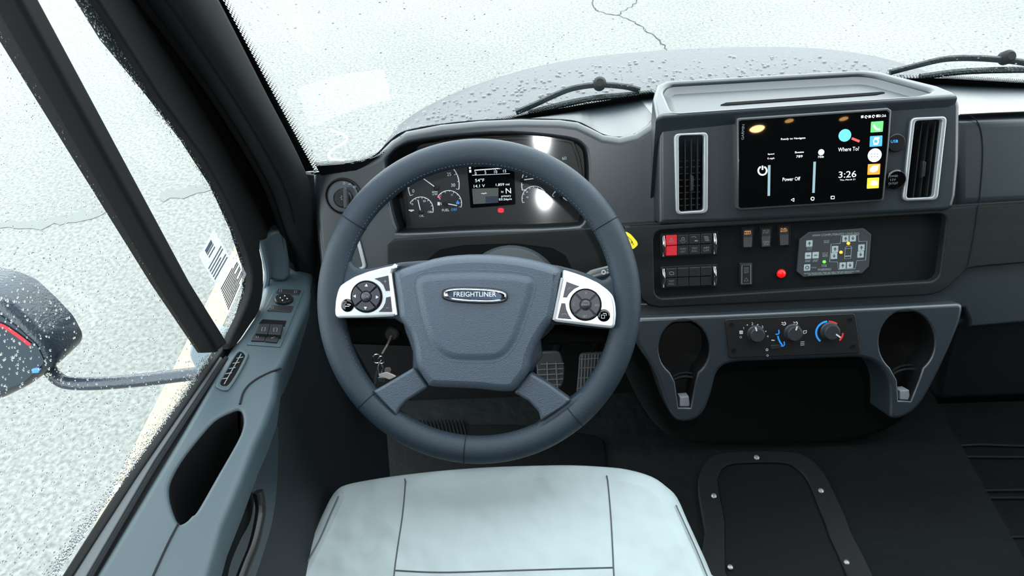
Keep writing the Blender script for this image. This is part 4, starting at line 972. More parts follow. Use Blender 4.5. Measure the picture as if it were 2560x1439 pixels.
for i in range(230):
    a = 2 * math.pi * i / 230 + .003
    d_ = math.degrees(a) % 360
    if 164 < d_ < 192 or 346 < d_ or d_ < 14 or 214 < d_ < 232 or 306 < d_ < 322: continue
    t = math.pi - .55
    for dt in (0,):
        p = []
        for da in (-.006, .006):
            aa = a + da; e = (math.cos(aa), math.sin(aa)); x = (TR + .0003) * math.cos(t); z = (.0165 + .0003) * math.sin(t)
            p.append(FH.P(cR[0] + (rc + x) * e[0], cR[1] + (rc + x) * e[1], z))
        tube(mb, p, .0006, 4)
part('stitching', mb, mat('thread', (62, 68, 72), .7), sw, smooth=False)
# armature behind the pods and leather flares
mb = MB(); ar = [(852, 600), (868, 640), (882, 664), (900, 672), (940, 668), (1000, 655), (1100, 648), (1195, 645), (1300, 650), (1400, 664), (1470, 684), (1505, 700), (1525, 690), (1540, 660), (1552, 600), (1575, 640), (1578, 820), (1535, 824), (1440, 816), (1385, 812), (1352, 850), (1330, 930), (1060, 955), (1030, 880), (1012, 830), (985, 797), (842, 797), (810, 790), (812, 700)]
prism(mb, FH, ccw(spl(L(FH, ar, .006), 2)), -.016, .006, .006, seg=5, back=True); part('spoke_armature', mb, LEATHER, sw)
# lower spokes
def spoke(px, w1): mb = MB(); prism(mb, FH, rnd(ccw(L(FH, px, w1)), .004), -.012, w1, .004, seg=4, back=True); return mb
sp = part('spoke', spoke([(1034, 918), (1070, 968), (1045, 984), (1015, 1003), (998, 1022), (990, 1042), (960, 1010), (931, 978), (960, 962)], .013), HUBM, sw)
sp = part('spoke', spoke([(1326, 932), (1370, 958), (1428, 1000), (1409, 1020), (1352, 1053), (1347, 1030), (1322, 1003), (1284, 982), (1300, 960)], .013), HUBM, sw)
# flares blending spokes into the rim
mb = MB()
for px in ([(932, 976), (985, 1030), (1000, 1050), (1015, 1075), (960, 1060), (905, 1005), (900, 960)], [(1426, 998), (1352, 1052), (1335, 1075), (1330, 1100), (1420, 1070), (1480, 990), (1460, 975)]):
    prism(mb, FH, ccw(spl(L(FH, px, .0115), 3)), -.012, .0115, .006, seg=5, back=True)
part('rim_flare', mb, LEATHER, sw)
for a, b in (((931, 978), (990, 1036)), ((1428, 1000), (1350, 1053))): mb = MB(); tube(mb, [FH.hp(*a, .0132), FH.hp(*b, .0132)], .0007, 5); part('spoke_seam', mb, SEAM, sw)
# hub cover
hub = [(978, 684), (990, 674), (1080, 645), (1140, 636), (1197, 634), (1260, 637), (1322, 646), (1370, 658), (1402, 670), (1406, 684), (1400, 730), (1390, 785), (1382, 804), (1366, 824), (1350, 850), (1336, 880), (1328, 905), (1322, 932), (1300, 962), (1281, 981), (1240, 981), (1197, 976), (1130, 973), (1075, 970), (1064, 962), (1046, 935), (1034, 912), (1030, 880), (1024, 850), (1012, 824), (995, 800), (990, 785), (985, 740)]
mb = MB(); h0 = ccw(spl(L(FH, hub, .030), 2))
pillow(mb, FH, h0, [(0, -.006), (0, .014), (.0015, .019), (.003, .0235), (.006, .0264), (.009, .0283), (.012, .0293)])
hc = part('hub_cover', mb, HUBM, sw)
sh = [(1034, 690), (1100, 682), (1190, 679), (1290, 684), (1340, 694), (1330, 740), (1305, 815), (1292, 850), (1268, 885), (1240, 900), (1185, 902), (1126, 899), (1095, 880), (1072, 850), (1050, 780)]
mb = MB(); s0 = rnd(ccw(L(FH, sh, .031)), .022, 8); pillow(mb, FH, s0, [(-.004, .0288), (0, .0292), (.003, .0303), (.006, .0314), (.008, .0320), (.010, .0323)]); part('airbag_shield', mb, HUBM, hc)
mb = MB()
tube(mb, [FH.P(u, v, .0288) for u, v in offs(s0, -.003)], .0008, 5, closed=True); part('shield_groove', mb, HUBM, hc)
# emblem
em = circ((0, 0), 1, 48)
def pill(px0, px1, cy0, hh, w_):
    a = FH.h(px0, cy0 - 3, w_); b = FH.h(px1, cy0 + 3, w_); k = FH.sc(1187, cy0, w_); r = hh * k; m = Vector(b) - Vector(a); L_ = m.length; e = m.normalized(); n = Vector((-e.y, e.x)); c = (Vector(a) + Vector(b)) / 2
    out = []
    for i in range(48):
        t = 2 * math.pi * i / 48; x = (abs(math.cos(t)) ** .75) * (1 if math.cos(t) >= 0 else -1) * L_ / 2; y = (abs(math.sin(t)) ** .62) * (1 if math.sin(t) >= 0 else -1) * r
        q = c + e * x + n * y; out.append(tuple(q))
    return ccw(out)
mb = MB(); pillow(mb, FH, pill(1103, 1270, 738, 21, .033), [(0, .032), (.001, .0335), (.002, .0338)]); em_ = part('emblem_base', mb, BLACK, hc)
mb = MB(); p1 = pill(1107, 1267, 738, 18.5, .037); p2 = pill(1121, 1252, 737, 11, .037)
rings(mb, FH, [(p1, .0335), (offs(p1, .001), .037), (offs(p1, .0026), .0383), (offs(p2, -.001), .0378), (p2, .0355)]); part('emblem_ring', mb, CHROME, em_)
mb = MB(); cap(mb, FH, [p2], .0356); part('emblem_plate', mb, mat('emblem_steel', (62, 76, 92), .35, metal=.7), em_, smooth=False)
RT = -.045
mb = MB(); text(mb, FH, 1187, 735, .0368, 'FREIGHTLINER', 12, 106, rot=RT, depth=.001); part('emblem_lettering', mb, mat('emblem_letter', (214, 222, 228), .35, metal=.3), em_, smooth=False)
mb = MB(); text(mb, FH, 1188, 748, .0365, 'CUSTOM CHASSIS', 5, 86, rot=RT, depth=.0008); part('emblem_lettering', mb, mat('emblem_ink', (40, 50, 62), .4), em_, smooth=False)
# button pods
podL = [(997, 660), (955, 669), (917, 679), (885, 691), (863, 704), (849, 714), (843, 728), (838, 750), (836, 775), (837, 789), (844, 795), (917, 794), (984, 791), (990, 786), (985, 742), (977, 686), (982, 672)]
podR = [(1407, 673), (1437, 682), (1465, 692), (1497, 707), (1521, 725), (1534, 740), (1539, 760), (1541, 786), (1538, 814), (1531, 821), (1493, 817), (1437, 810), (1387, 804), (1382, 799), (1395, 744), (1405, 696)]
WP = .024
def pod(px, c, rd, back, tri1, tri2, lab, syms, tw):
    mb = MB(); prism(mb, FH, ccw(rnd(L(FH, px, WP), .004)), .004, WP, .004, seg=5, back=True); pd = part('button_pod', mb, SILVER, sw, label=lab)
    k = FH.sc(*c, WP); cc = FH.h(*c, WP)
    mb = MB(); lathe(mb, FH, cc, [(k * rd, WP - .001), (k * rd, WP + .0008), (k * (rd - 1.5), WP + .0012), (k * (rd - 4), WP + .0002)], 48); part('dial_ring', mb, BLACK, pd)
    for q in range(4):
        a0 = R(45 + 90 * q + tw) + .07; a1 = R(135 + 90 * q + tw) - .07
        o = [(cc[0] + k * (rd - 5) * math.cos(a0 + (a1 - a0) * i / 10), cc[1] + k * (rd - 5) * math.sin(a0 + (a1 - a0) * i / 10)) for i in range(11)]
        o += [(cc[0] + k * 14 * math.cos(a1 + (a0 - a1) * i / 5), cc[1] + k * 14 * math.sin(a1 + (a0 - a1) * i / 5)) for i in range(6)]
        mb = MB(); prism(mb, FH, ccw(o), WP, WP + .0035, .0008); bt = part('button', mb, BUTTON, pd)
        am = (a0 + a1) / 2; mx, my = cc[0] + k * (rd - 12) * math.cos(am), cc[1] + k * (rd - 12) * math.sin(am)
        mb = MB(); wv = WP + .0038
        if syms == 'arrows':
            e = Vector((math.cos(am), math.sin(am))); n = Vector((-e.y, e.x)); m = Vector((mx, my))
            mb.add([FH.P(*(m + e * k * 4), wv), FH.P(*(m - e * k * 3 + n * k * 4.2), wv), FH.P(*(m - e * k * 3 - n * k * 4.2), wv)], [(0, 1, 2)])
        else:
            vs_, fs_, bb = glyph(syms[q]); s_ = k * 5.5 / (bb[3] - bb[2])
            mb.add([FH.P(mx + (x - (bb[0] + bb[1]) / 2) * s_, my + (y - (bb[2] + bb[3]) / 2) * s_, wv) for x, y in vs_], fs_)
        part('button_symbol', mb, PRINT if syms == 'arrows' else GPRINT, bt, smooth=False)
    mb = MB(); lathe(mb, FH, cc, [(k * 12.6, WP), (k * 12.4, WP + .004), (k * 10, WP + .0058), (k * 6, WP + .0068), (k * 2.5, WP + .007)], 28); bt = part('centre_button', mb, BUTTON, pd)
    mb = MB(); text(mb, FH, c[0], c[1], WP + .0074, 'OK' if syms == 'arrows' else 'CRUISE', 6 if syms == 'arrows' else 3.6, None if syms == 'arrows' else 17, rot=RT); part('button_symbol', mb, GPRINT, bt, smooth=False)
    kb = FH.sc(*back, WP); mb = MB(); lathe(mb, FH, FH.h(*back, WP), [(kb * 16, WP - .001), (kb * 16, WP + .001), (kb * 14.5, WP + .0022), (kb * 10, WP + .0035), (kb * 4, WP + .004)], 28); bt = part('round_button', mb, PIANO, pd)
    mb = MB(); x, y = back; wv = WP + .0045
    if syms == 'arrows': line(mb, FH, [(x - 6, y + 2), (x + 4, y + 2), (x + 5, y - 3), (x - 1, y - 3)], wv, 1.8)
    else: line(mb, FH, [(x - 2, y - 5), (x + 6, y - 5), (x + 6, y + 1)], wv, 1.6); line(mb, FH, [(x - 6, y - 1), (x + 2, y - 1), (x + 2, y + 7), (x - 6, y + 7)], wv, 1.6, closed=True)
    part('button_symbol', mb, PRINT, bt, smooth=False)
    for i, t_ in enumerate((tri1, tri2)):
        mb = MB(); pp(mb, FH, t_, WP - .001, WP + .0012, r=.0006, b=.0006); bt = part('button', mb, BUTTON, pd)
        cx = sum(p[0] for p in t_) / len(t_) + (4 if syms == 'arrows' else -3); cy = sum(p[1] for p in t_) / len(t_) + (-6 if i == 0 else 8)
        mb = MB(); wv = WP + .0016
        if syms == 'arrows':
            line(mb, FH, [(cx - 3.5, cy), (cx + 3.5, cy)], wv, 1.4)
            if i == 0: line(mb, FH, [(cx, cy - 3.5), (cx, cy + 3.5)], wv, 1.4)
        else: line(mb, FH, [(cx - 5, cy + 2), (cx - 4, cy - 2), (cx + 5, cy - 2), (cx + 6, cy + 2)] if i else [(cx - 3, cy + 3), (cx + 3, cy - 3)], wv, 1.2)
        part('button_symbol', mb, GPRINT, bt, smooth=False)
pod(podL, (916.5, 741), 40, (868.7, 763), [(936, 696), (971, 688), (975, 726), (964, 727), (958, 712), (949, 703)], [(965, 743), (976, 741), (980, 779), (946, 779), (957, 768), (963, 756)], 'left silver button pod with arrow dial', 'arrows', -5)
pod(podR, (1463.5, 761), 41, (1509.5, 788), [(1416, 703), (1450, 715.5), (1436, 722), (1424, 733), (1417.5, 743.5), (1407, 743)], [(1403.5, 757), (1413.6, 757.6), (1416, 773), (1422, 787), (1430, 798), (1394, 795)], 'right silver button pod with cruise dial', ['X', 'C', 'SET', 'RES'], -5)
for a, b in (((977, 684), (991, 786)), ((1405, 694), (1384, 799))): mb = MB(); tube(mb, [FH.hp(*a, .024), FH.hp(*b, .024)], .0016, 6); part('pod_edge_trim', mb, SILVER, sw)

# column, stalk
col_ = thing('steering_column', FH.P(.02, -.0, -.18), 'grey steering column shroud running from wheel hub into the dashboard', 'steering column')
cS = FH.h(1278, 742, -.06)
mb = MB(); lathe(mb, FH, cS, [(.062, -.26), (.064, -.14), (.074, -.075), (.076, -.055), (.070, -.044), (.05, -.04)], 40); part('shroud', mb, PLASTIC, col_)
mb = MB(); lathe(mb, FH, (0, 0), [(.022, -.06), (.022, -.004)], 20); part('shaft', mb, BLACK, col_)
st = thing('column_stalk', FH.hp(1440, 712, -.035), 'slim grey column stalk with white light symbol behind the right spoke', 'stalk')
mb = MB(); P_ = [FH.hp(x, y, -.036) for x, y in spl([(1352, 745), (1400, 720), (1450, 701), (1490, 688), (1535, 677), (1560, 671)], 4, False)]; tube(mb, P_, [.0075] * (len(P_) - 10) + [.0095] * 9 + [.008], 12, up=FH.V, r2=.006); part('lever', mb, PLASTIC, st)
mb = MB(); line(mb, FH, arcpx(1509, 680, 4.6, 0, 360, 16), -.0275, 2.6); line(mb, FH, [(1517, 674), (1523, 673)], -.0275, 1.6); line(mb, FH, [(1517, 682), (1523, 681)], -.0275, 1.6); line(mb, FH, [(1520, 677), (1520, 679)], -.0275, 1.6); part('symbol', mb, PRINT, st, smooth=False)

# keys hanging from the ignition
FKY = Fr(FK2.hp(948, 870, .035), (0, -.8, .6))
ky = thing('key_ring', FKY.hp(950, 895), 'bunch of keys on a ring hanging below the dash left of the hub', 'keys')
mb = MB(); tube(mb, [FKY.hp(978, 840, -.02), FKY.hp(968, 862, 0), FKY.hp(955, 884, .004)], .0022, 8); part('ignition_key', mb, mat('worn_steel', (150, 140, 130), .3, metal=.9), ky)
def rg_(cx, cy, rx, ry, w_, r=.0009): mb = MB(); tube(mb, [FKY.hp(x, y, w_) for x, y in arcpx(cx, cy, rx, 0, 352, 26, ry)], r, 6, closed=True); return mb
part('split_ring', rg_(942, 896, 11, 11, .004), CHROME, ky); part('split_ring', rg_(953, 899, 8, 9, .008), CHROME, ky)
mb = MB()
for a, b in (((948, 905), (944, 920)), ((944, 920), (947, 935)), ((953, 907), (958, 918)), ((958, 918), (952, 930)), ((952, 930), (958, 945))): tube(mb, [FKY.hp(*a, .006), FKY.hp(*b, .008)], .0017, 6)
part('chain', mb, CHROME, ky)
mb = MB(); pp(mb, FKY, [(946, 935), (966, 930), (978, 935), (990, 941), (974, 949), (958, 943), (948, 944)], .006, .011, r=.002, b=.001); part('key_fob', mb, mat('grey_fob', (170, 165, 165), .4), ky, label='pale grey key fob')
mb = MB(); pp(mb, FKY, [(962, 919), (974, 918), (978, 926), (974, 932), (960, 931)], .004, .007, r=.002, b=.001); part('tag', mb, mat('brown_tag', (92, 84, 80), .4), ky, label='brown leather key tag')
mb = MB(); pp(mb, FKY, [(942, 915), (946, 916), (939, 960), (934, 962), (935, 945)], .004, .006, r=.001, b=.0005); pp(mb, FKY, [(944, 943), (962, 944), (960, 955), (946, 953)], .008, .010, r=.001, b=.0005); part('key_blade', mb, CHROME, ky)
mb = MB(); lathe(mb, FKY, FKY.h(978, 836, -.02), [(.013, -.05), (.013, -.022), (.010, -.019)], 20); part('ignition_barrel', mb, BLACK, ky)

# pedals -------------------------------------------------------------------
PED = mat('pedal_rubber', (62, 66, 70), .55); 
def pedal(name, yoff, outl, ridges, arm, label):
    fr = Fr((0, yoff[0], yoff[1]), (0, -.82, .57)); c = (sum(p[0] for p in outl) / len(outl), sum(p[1] for p in outl) / len(outl))
    r_ = thing(name, fr.hp(*c), label, 'pedal', group='foot pedals'); mb = MB(); pp(mb, fr, outl, -.012, 0, r=.01, b=.003, back=True); part('pad', mb, PED, r_)
    mb = MB()
    for a in ridges: tube(mb, [fr.hp(*p, .0005) for p in a], .0014, 5)
    part('tread', mb, mat('pedal_tread', (108, 108, 108), .5), r_, smooth=False)
    mb = MB(); tube(mb, [fr.hp(*arm[0], -.01), fr.hp(*arm[1], -.05), fr.hp(*arm[1], -.05) + Vector((0, .05, .2))], .009, 8); part('arm', mb, BLACK, r_)
pedal('brake_pedal', (.98, .22), [(1352, 880), (1400, 878), (1412, 920), (1408, 960), (1395, 975), (1345, 965), (1340, 900)], [[(1345, 924), (1408, 921)], [(1345, 937), (1408, 934)], [(1345, 950), (1408, 947)], [(1352, 910), (1410, 908)], [(1348, 962), (1402, 961)], [(1390, 905), (1394, 968)], [(1368, 905), (1370, 966)]], ((1390, 885), (1400, 850)), 'wide ribbed brake pedal seen through the wheel right of the hub')
pedal('accelerator_pedal', (1.02, .2), [(1449, 884), (1530, 880), (1520, 930), (1505, 960), (1480, 1010), (1440, 1000), (1446, 930)], [[(1448, 898), (1512, 894)], [(1448, 920), (1508, 916)], [(1447, 945), (1500, 941)], [(1445, 970), (1490, 966)]] + [[(1456 + i * 8, 886), (1452 + i * 7.5, 985)] for i in range(8)], ((1480, 890), (1500, 850)), 'ribbed accelerator pedal seen through the wheel near its right rim')
# ================================================================== PILLAR + DOOR
PIL = mat('pillar_trim', (15, 19, 21), .55, spec=.3, bump=(1200, .2)); 
mb = MB()
def edge_r(t): return b0 + topd * (t * 1.12 - .12) + Vector((.0, -.012, 0))
pl_l = [(20, -430), (235, -130), (330, -10), (505, 215), (640, 430), (692, 560), (748, 705)]; pl_r = [(335, -430), (490, -130), (552, -10), (664, 215), (770, 430), (790, 560), (800, 705)]
def lerp_px(l, t):
    k = t * (len(l) - 1); i = min(int(k), len(l) - 2); f = k - i; return (l[i][0] + (l[i + 1][0] - l[i][0]) * f, l[i][1] + (l[i + 1][1] - l[i][1]) * f)
FPL = Fr(b0, Vector((.62, -.78, .1)), (.78, .62, 0))
FPL = Fr(b0 + Vector((0, -.02, 0)), (topd.cross(Vector((.80, .60, 0)))) * -1, (.80, .60, 0))
if FPL.N.y > 0: FPL = Fr(FPL.O, -FPL.N, (.8, .6, 0))
_pl = spl(pl_l, 6, False); _pr = spl(pl_r, 6, False)
def pilf(s, t):
    a = lerp_px(_pl, t); b = lerp_px(_pr, t); px, py = a[0] + (b[0] - a[0]) * s, a[1] + (b[1] - a[1]) * s
    bul = .03 * math.sin(math.pi * min(1, max(0, s))) ** .8 - (.05 * (1 - s / .08) if s < .08 else 0) - (.03 * ((s - .94) / .06) if s > .94 else 0)
    return FPL.hp(px, py, 0) + FPL.N * bul
gridf(mb, 30, 40, pilf); part('trim_3', mb, PIL, kind='structure', ang=80)
mb = MB()
def grf(s, t):
    a = lerp_px(_pl, t); b = lerp_px(_pr, t); px, py = a[0] + (b[0] - a[0]) * s, a[1] + (b[1] - a[1]) * s; return FPL.hp(px, py, 0) + FPL.N * (.03 * math.sin(math.pi * s) ** .8 + .0005)
tube(mb, [grf(.34, t / 20 * .8) for t in range(21)], .0012, 6); tube(mb, [grf(.06, t / 20) for t in range(21)], .006, 8); part('trim_4', mb, VOID, kind='structure')

mb = MB(); tube(mb, [Vector((1.66, 1.0, .80)), Vector((1.68, .38, 1.86))], .06, 12); part('trim_5', mb, PIL, kind='structure')
door = thing('door_1', FT.hp(650, 950), None, None, kind='structure')
DP = mat('door_plastic', (48, 62, 69), .5, bump=(1300, .3))
# upper frame of the door round the glass
mb = MB(); fr_px = [(236, -20)] + [(x + (14 if y < 450 else 6 if y < 560 else 0), y) for x, y in gl_edge[1:]] + [(585, 872), (625, 815), (650, 775), (660, 715), (657, 655), (652, 600), (705, 575), (670, 430), (560, 205), (400, -40)]
_f = L(FG, fr_px, .008); _f[0] = ext(_f[2], _f[0], 1.84); _f[-1] = ext(_f[-3], _f[-1], 1.84)
prism(mb, FG, ccw(spl(_f, 2)), -.003, .008, .004, seg=5); part('window_frame', mb, RUBBER, door)
mb = MB(); fr2 = [(178, -15), (250, 100), (360, 232), (450, 350), (525, 465), (575, 575), (604, 665), (605, 730), (585, 800), (562, 850)] + [(x, y) for x, y in gl_edge[::-1]]
cap(mb, FG, [ccw(L(FG, fr2, -.012))], -.012); part('outer_flange', mb, mat('wet_seal', (84, 94, 94), .35, bump=(300, .5)), door, smooth=False)
# top pad
pad = [(575, 868), (600, 840), (634, 790), (650, 740), (662, 700), (668, 650), (690, 640), (724, 650), (735, 668), (765, 668), (783, 680), (783, 692), (772, 756), (736, 847), (709, 908), (700, 920), (690, 990), (668, 1050), (640, 1110), (604, 1205), (560, 1310), (523, 1439), (510, 1480), (200, 1480), (231, 1439), (310, 1310), (450, 1080)]
pocket = [(607, 1035), (598, 1021), (575, 1027), (536, 1048), (493, 1096), (452, 1150), (428, 1195), (422, 1225), (428, 1262), (446, 1304), (464, 1300), (478, 1286), (493, 1272), (542, 1187), (592, 1100), (607, 1062)]
mb = MB(); po = ccw(spl(L(FT, pocket), 3)); pdl = ccw(L(FT, pad))
prism(mb, FT, pdl, -.05, 0, .010, holes=[po], hb=.005, seg=6); part('top_pad', mb, DP, door)
mb = MB(); rings(mb, FT, [(po, -.004), (offs(po, .012), -.11)], flip=True); cap(mb, FT, [offs(po, .012)], -.11); part('pull_pocket', mb, BLACK, door)
mb = MB()
def drape(pts, fr, r, w_=.0004): tube(mb, [fr.hp(x, y, w_) for x, y in spl(pts, 5, False)], r, 5)
drape([(703, 920), (675, 930), (645, 945), (622, 962), (608, 982), (600, 1010)], FT, .0016); drape([(446, 1308), (424, 1350), (404, 1392), (380, 1445)], FT, .0012); part('seam', mb, SEAM, door)
# strips between glass and pad
mb = MB(); pp(mb, FT, [(588, 835), (560, 870), (330, 1180), (165, 1430), (100, 1500), (260, 1500), (480, 1080), (600, 900)], -.06, -.012); part('door_shell', mb, RUBBER, door)
def stripe(nm, pts, w0, w1, m, b=.002): mb = MB(); pp(mb, FT, pts, w0, w1, b=b); part(nm, mb, m, door)
stripe('glass_seal', [(575, 850), (548, 890), (340, 1190), (178, 1440), (150, 1480), (120, 1480), (150, 1445), (320, 1178), (528, 880)], -.02, .001, RUBBER)
stripe('sill_strip', [(556, 893), (385, 1150), (215, 1440), (190, 1480), (155, 1480), (180, 1440), (350, 1165), (545, 885)], -.02, -.002, mat('sill_grey', (74, 80, 84), .45))
mb = MB(); drape([(566, 893), (400, 1148), (315, 1290), (228, 1439), (205, 1480)], FT, .0028, -.001); part('seam', mb, SEAM, door)
# corner piece by the pillar
FCN = Fr(FT.hp(700, 700) + Vector((0, -.01, .0)), (.45, -.85, .25), (.85, .45, 0))
mb = MB(); pp(mb, FCN, [(642, 600), (661, 596), (668, 584), (680, 577), (711, 572), (722, 640), (727, 690), (712, 705), (676, 700), (664, 690), (657, 640)], -.03, 0, r=.004, b=.006); part('corner_trim', mb, DP, door)
mb = MB(); tube(mb, [FCN.hp(x, y, .002) for x, y in spl([(652, 598), (662, 640), (668, 670), (668, 700), (655, 745), (640, 790)], 5, False)], .0055, 8); part('edge_bead', mb, DP, door)
# inner side below the pad
FID = Fr(FT.hp(700, 900) + Vector((-.012, 0, 0)), (1, .05, .12), (0, 1, 0))
mb = MB(); cap(mb, FID, [ccw(L(FID, [(783, 690), (770, 760), (735, 850), (705, 925), (690, 1000), (640, 1110), (600, 1210), (550, 1345), (500, 1490), (560, 1800), (1000, 1500), (960, 1000), (850, 800)], 0))], 0); part('inner_panel', mb, PLASTIC_D, door, smooth=False)
mb = MB(); pp(mb, FID, [(672, 1080), (698, 1060), (698, 1150), (692, 1250), (680, 1320), (655, 1400), (620, 1500), (540, 1500), (570, 1330), (630, 1180)], 0, .006, r=.01, b=.003); part('door_card', mb, PLASTIC, door)
mb = MB(); tube(mb, [FID.hp(x, y, .022) for x, y in spl([(645, 1228), (652, 1270), (645, 1320), (632, 1370), (612, 1420), (590, 1480)], 5, False)], .008, 10, r2=.006); part('pull_handle', mb, BLACK, door, label='black curved pull handle')
mb = MB(); tube(mb, [FID.hp(x, y, .004) for x, y in spl([(625, 1232), (616, 1290), (590, 1340), (565, 1400), (550, 1470)], 5, False)], .012, 8, r2=.004); part('handle_recess', mb, VOID, door)
mb = MB(); c = FID.h(692, 985, .003); lathe(mb, FID, c, [(.008, 0), (.008, .004), (.006, .005), (.003, .003)], 20); part('lock_button', mb, BLACK, door)

# vent in the door top
dv = thing('door_vent', FT.hp(580, 922), 'oval slatted demister vent on top of the driver door', 'air vent')
ov = [(592, 874), (606, 872), (618, 880), (621, 888), (600, 930), (575, 968), (562, 974), (545, 968), (541, 958), (563, 918)]
oi = [(593, 882), (605, 879), (612, 886), (610, 895), (592, 930), (572, 960), (560, 964), (552, 960), (552, 952), (570, 920)]
mb = MB(); prism(mb, FT, ccw(spl(L(FT, ov, .003), 3)), 0, .003, .0015, holes=[ccw(spl(L(FT, oi, .003), 3))], hb=.0008); part('vent_frame', mb, DP, dv)
mb = MB(); cap(mb, FT, [ccw(spl(L(FT, oi, .0006), 3))], .0006); part('vent_duct', mb, VOID, dv, smooth=False)
mb = MB()
for i in range(5): t = i / 4; x, y = 600 - 38 * t, 896 + 52 * t; tube(mb, [FT.hp(x - 9, y - 1, .0015), FT.hp(x + 8, y - 4, .0015)], .0008, 4)
tube(mb, [FT.hp(603, 884, .0015), FT.hp(560, 960, .0015)], .0007, 4); part('louvre', mb, mat('vent_slat_grey', (118, 126, 130), .4), dv, smooth=False)

# window and mirror switches
def zw(x, y): return (600 + x / 5.14, 700 + y / 5.14)
ws = thing('window_switch_panel', FT.hp(690, 790), 'black mirror and window switch panel on the driver door top', 'switch panel')
mb = MB(); pp(mb, FT, [zw(440, 120), zw(825, 125), zw(520, 855), zw(85, 825)], 0, .0015, r=.001, b=.0008); part('panel_plate', mb, DP, ws)
def wb(nm, pts, w1, m=BTN, par=ws, lab=None): mb = MB(); pp(mb, FT, [zw(*p) for p in pts], .001, w1, r=.001, b=.0008); return part(nm, mb, m, par, label=lab)
a1 = wb('selector_strip', [(490, 108), (785, 125), (755, 185), (462, 160)], .003); a2 = wb('selector_strip', [(395, 318), (690, 330), (650, 408), (345, 385)], .003)
mb = MB(); lathe(mb, FT, FT.h(*zw(565, 245), .004), [(.0145, .001), (.0145, .005), (.013, .007), (.012, .0068)], 32); jk = part('mirror_joystick', mb, BLACK, ws)
wb('window_well', [(290, 498), (603, 518), (575, 600), (235, 560)], .0018, VOID)
w1_ = wb('window_switch', [(250, 555), (385, 560), (355, 690), (198, 680)], .009, PLASTIC_D); w2_ = wb('window_switch', [(392, 560), (552, 568), (520, 700), (362, 690)], .009, PLASTIC_D)
l1 = wb('lock_switch', [(180, 690), (335, 700), (312, 775), (140, 770)], .004); l2 = wb('lock_switch', [(345, 700), (512, 708), (475, 795), (318, 780)], .004, PLASTIC_D)
mb = MB()
for x, y, dx, dy in [(575, 200, 0, -1), (518, 225, -1, 0), (605, 235, 1, 0), (545, 258, 0, 1)]:
    cx, cy = zw(x, y); mb.add([FT.hp(cx + dx * 2.6, cy + dy * 2.2, .0076), FT.hp(cx - dx * 1.2 + dy * 2.2, cy - dy * 1.2 - dx * 1.8, .0076), FT.hp(cx - dx * 1.2 - dy * 2.2, cy - dy * 1.2 + dx * 1.8, .0076)], [(0, 1, 2)])
part('arrows', mb, PRINT, jk, smooth=False)
def sym(par, x, y, w_, k=3.2):
    mb = MB(); cx, cy = zw(x, y); line(mb, FT, [(cx - k, cy + k), (cx - k * .6, cy - k), (cx + k * 1.1, cy - k), (cx + k * .9, cy + k)], w_, 1.2, closed=True); part('symbol', mb, GPRINT, par, smooth=False)
sym(a1, 520, 135, .0034, 2.8); sym(a1, 712, 148, .0034, 2.8); sym(a2, 412, 350, .0034, 2.8); sym(w1_, 300, 628, .0094, 4.5); sym(w2_, 452, 635, .0094, 4.5); sym(l1, 222, 725, .0044, 2.5)
mb = MB(); line(mb, FT, [zw(400, 745), zw(425, 735), zw(460, 725)], .0044, 2); part('symbol', mb, GPRINT, l2, smooth=False)

# sill strip at the door foot, floor details
mb = MB(); FSD = Fr((0, .7, .1), (0, -.35, 1)); line(mb, FSD, [(873, 1000), (877, 1100), (880, 1230), (884, 1300)], 0, 12); 
tube(mb, [FSD.hp(x, y, 0) for x, y in [(870, 1000), (873, 1100), (877, 1230), (880, 1300)]], .0045, 8)
part('sill_tube', mb, mat('sill_metal', (70, 78, 86), .45), label='thin grey upright rail on the floor left of the driver seat', cat='rail')
mb = MB(); pp(mb, FFL, [(905, 1060), (1300, 1060), (1510, 1090), (1530, 1300), (900, 1300)], 0, .008, r=.03, b=.003)
for i in range(14): 
    x0 = 1040 + i * 9; tube(mb, [FFL.hp(x0, 1050, .009), FFL.hp(x0 + 12, 1098, .009)], .0022, 4)
part('floor_mat', mb, mat('ribbed_mat', (9, 12, 13), .7, spec=.15, bump=[(60, .15)]), label='dark ribbed rubber mat on the floor below the steering wheel', cat='floor mat')

# floor hatch -----------------------------------------------------------------
FHT = Fr((0, 0, .004), (0, 0, 1))
ht = thing('floor_hatch', FHT.hp(1930, 1300), 'black rounded floor hatch with bright screws right of the driver seat', 'floor hatch')
ho = [(1778, 1480), (1762, 1330), (1746, 1230), (1750, 1180), (1775, 1140), (1830, 1126), (1960, 1125), (2010, 1135), (2050, 1165), (2085, 1225), (2130, 1330), (2165, 1480)]
hi = [(1842, 1480), (1812, 1300), (1796, 1215), (1798, 1185), (1818, 1162), (1870, 1156), (1955, 1156), (1990, 1168), (2020, 1200), (2045, 1260), (2075, 1340), (2108, 1480)]
mb = MB(); prism(mb, FHT, ccw(spl(L(FHT, ho, .006), 3)), -.004, .006, .004, holes=[ccw(spl(L(FHT, hi, .006), 3))], hb=.003); part('hatch_frame', mb, mat('hatch_rim', (22, 26, 27), .55, spec=.35, bump=(700, .3)), ht)
mb = MB(); cap(mb, FHT, [ccw(spl(L(FHT, hi, .0), 3))], .0); part('hatch_lid', mb, mat('hatch_plastic', (18, 21, 22), .65, spec=.25, bump=(700, .3)), ht, smooth=False)
for x, y in [(1892, 1142), (1785, 1238), (2053, 1225), (1826, 1416), (2117, 1404)]:
    mb = MB(); k = FHT.sc(x, y); lathe(mb, FHT, FHT.h(x, y, .008), [(k * 7, .006), (k * 6.8, .008), (k * 4.5, .0095), (k * 2, .010)], 18); part('screw', mb, mat('screw_steel', (190, 195, 200), .35, metal=.6), ht)
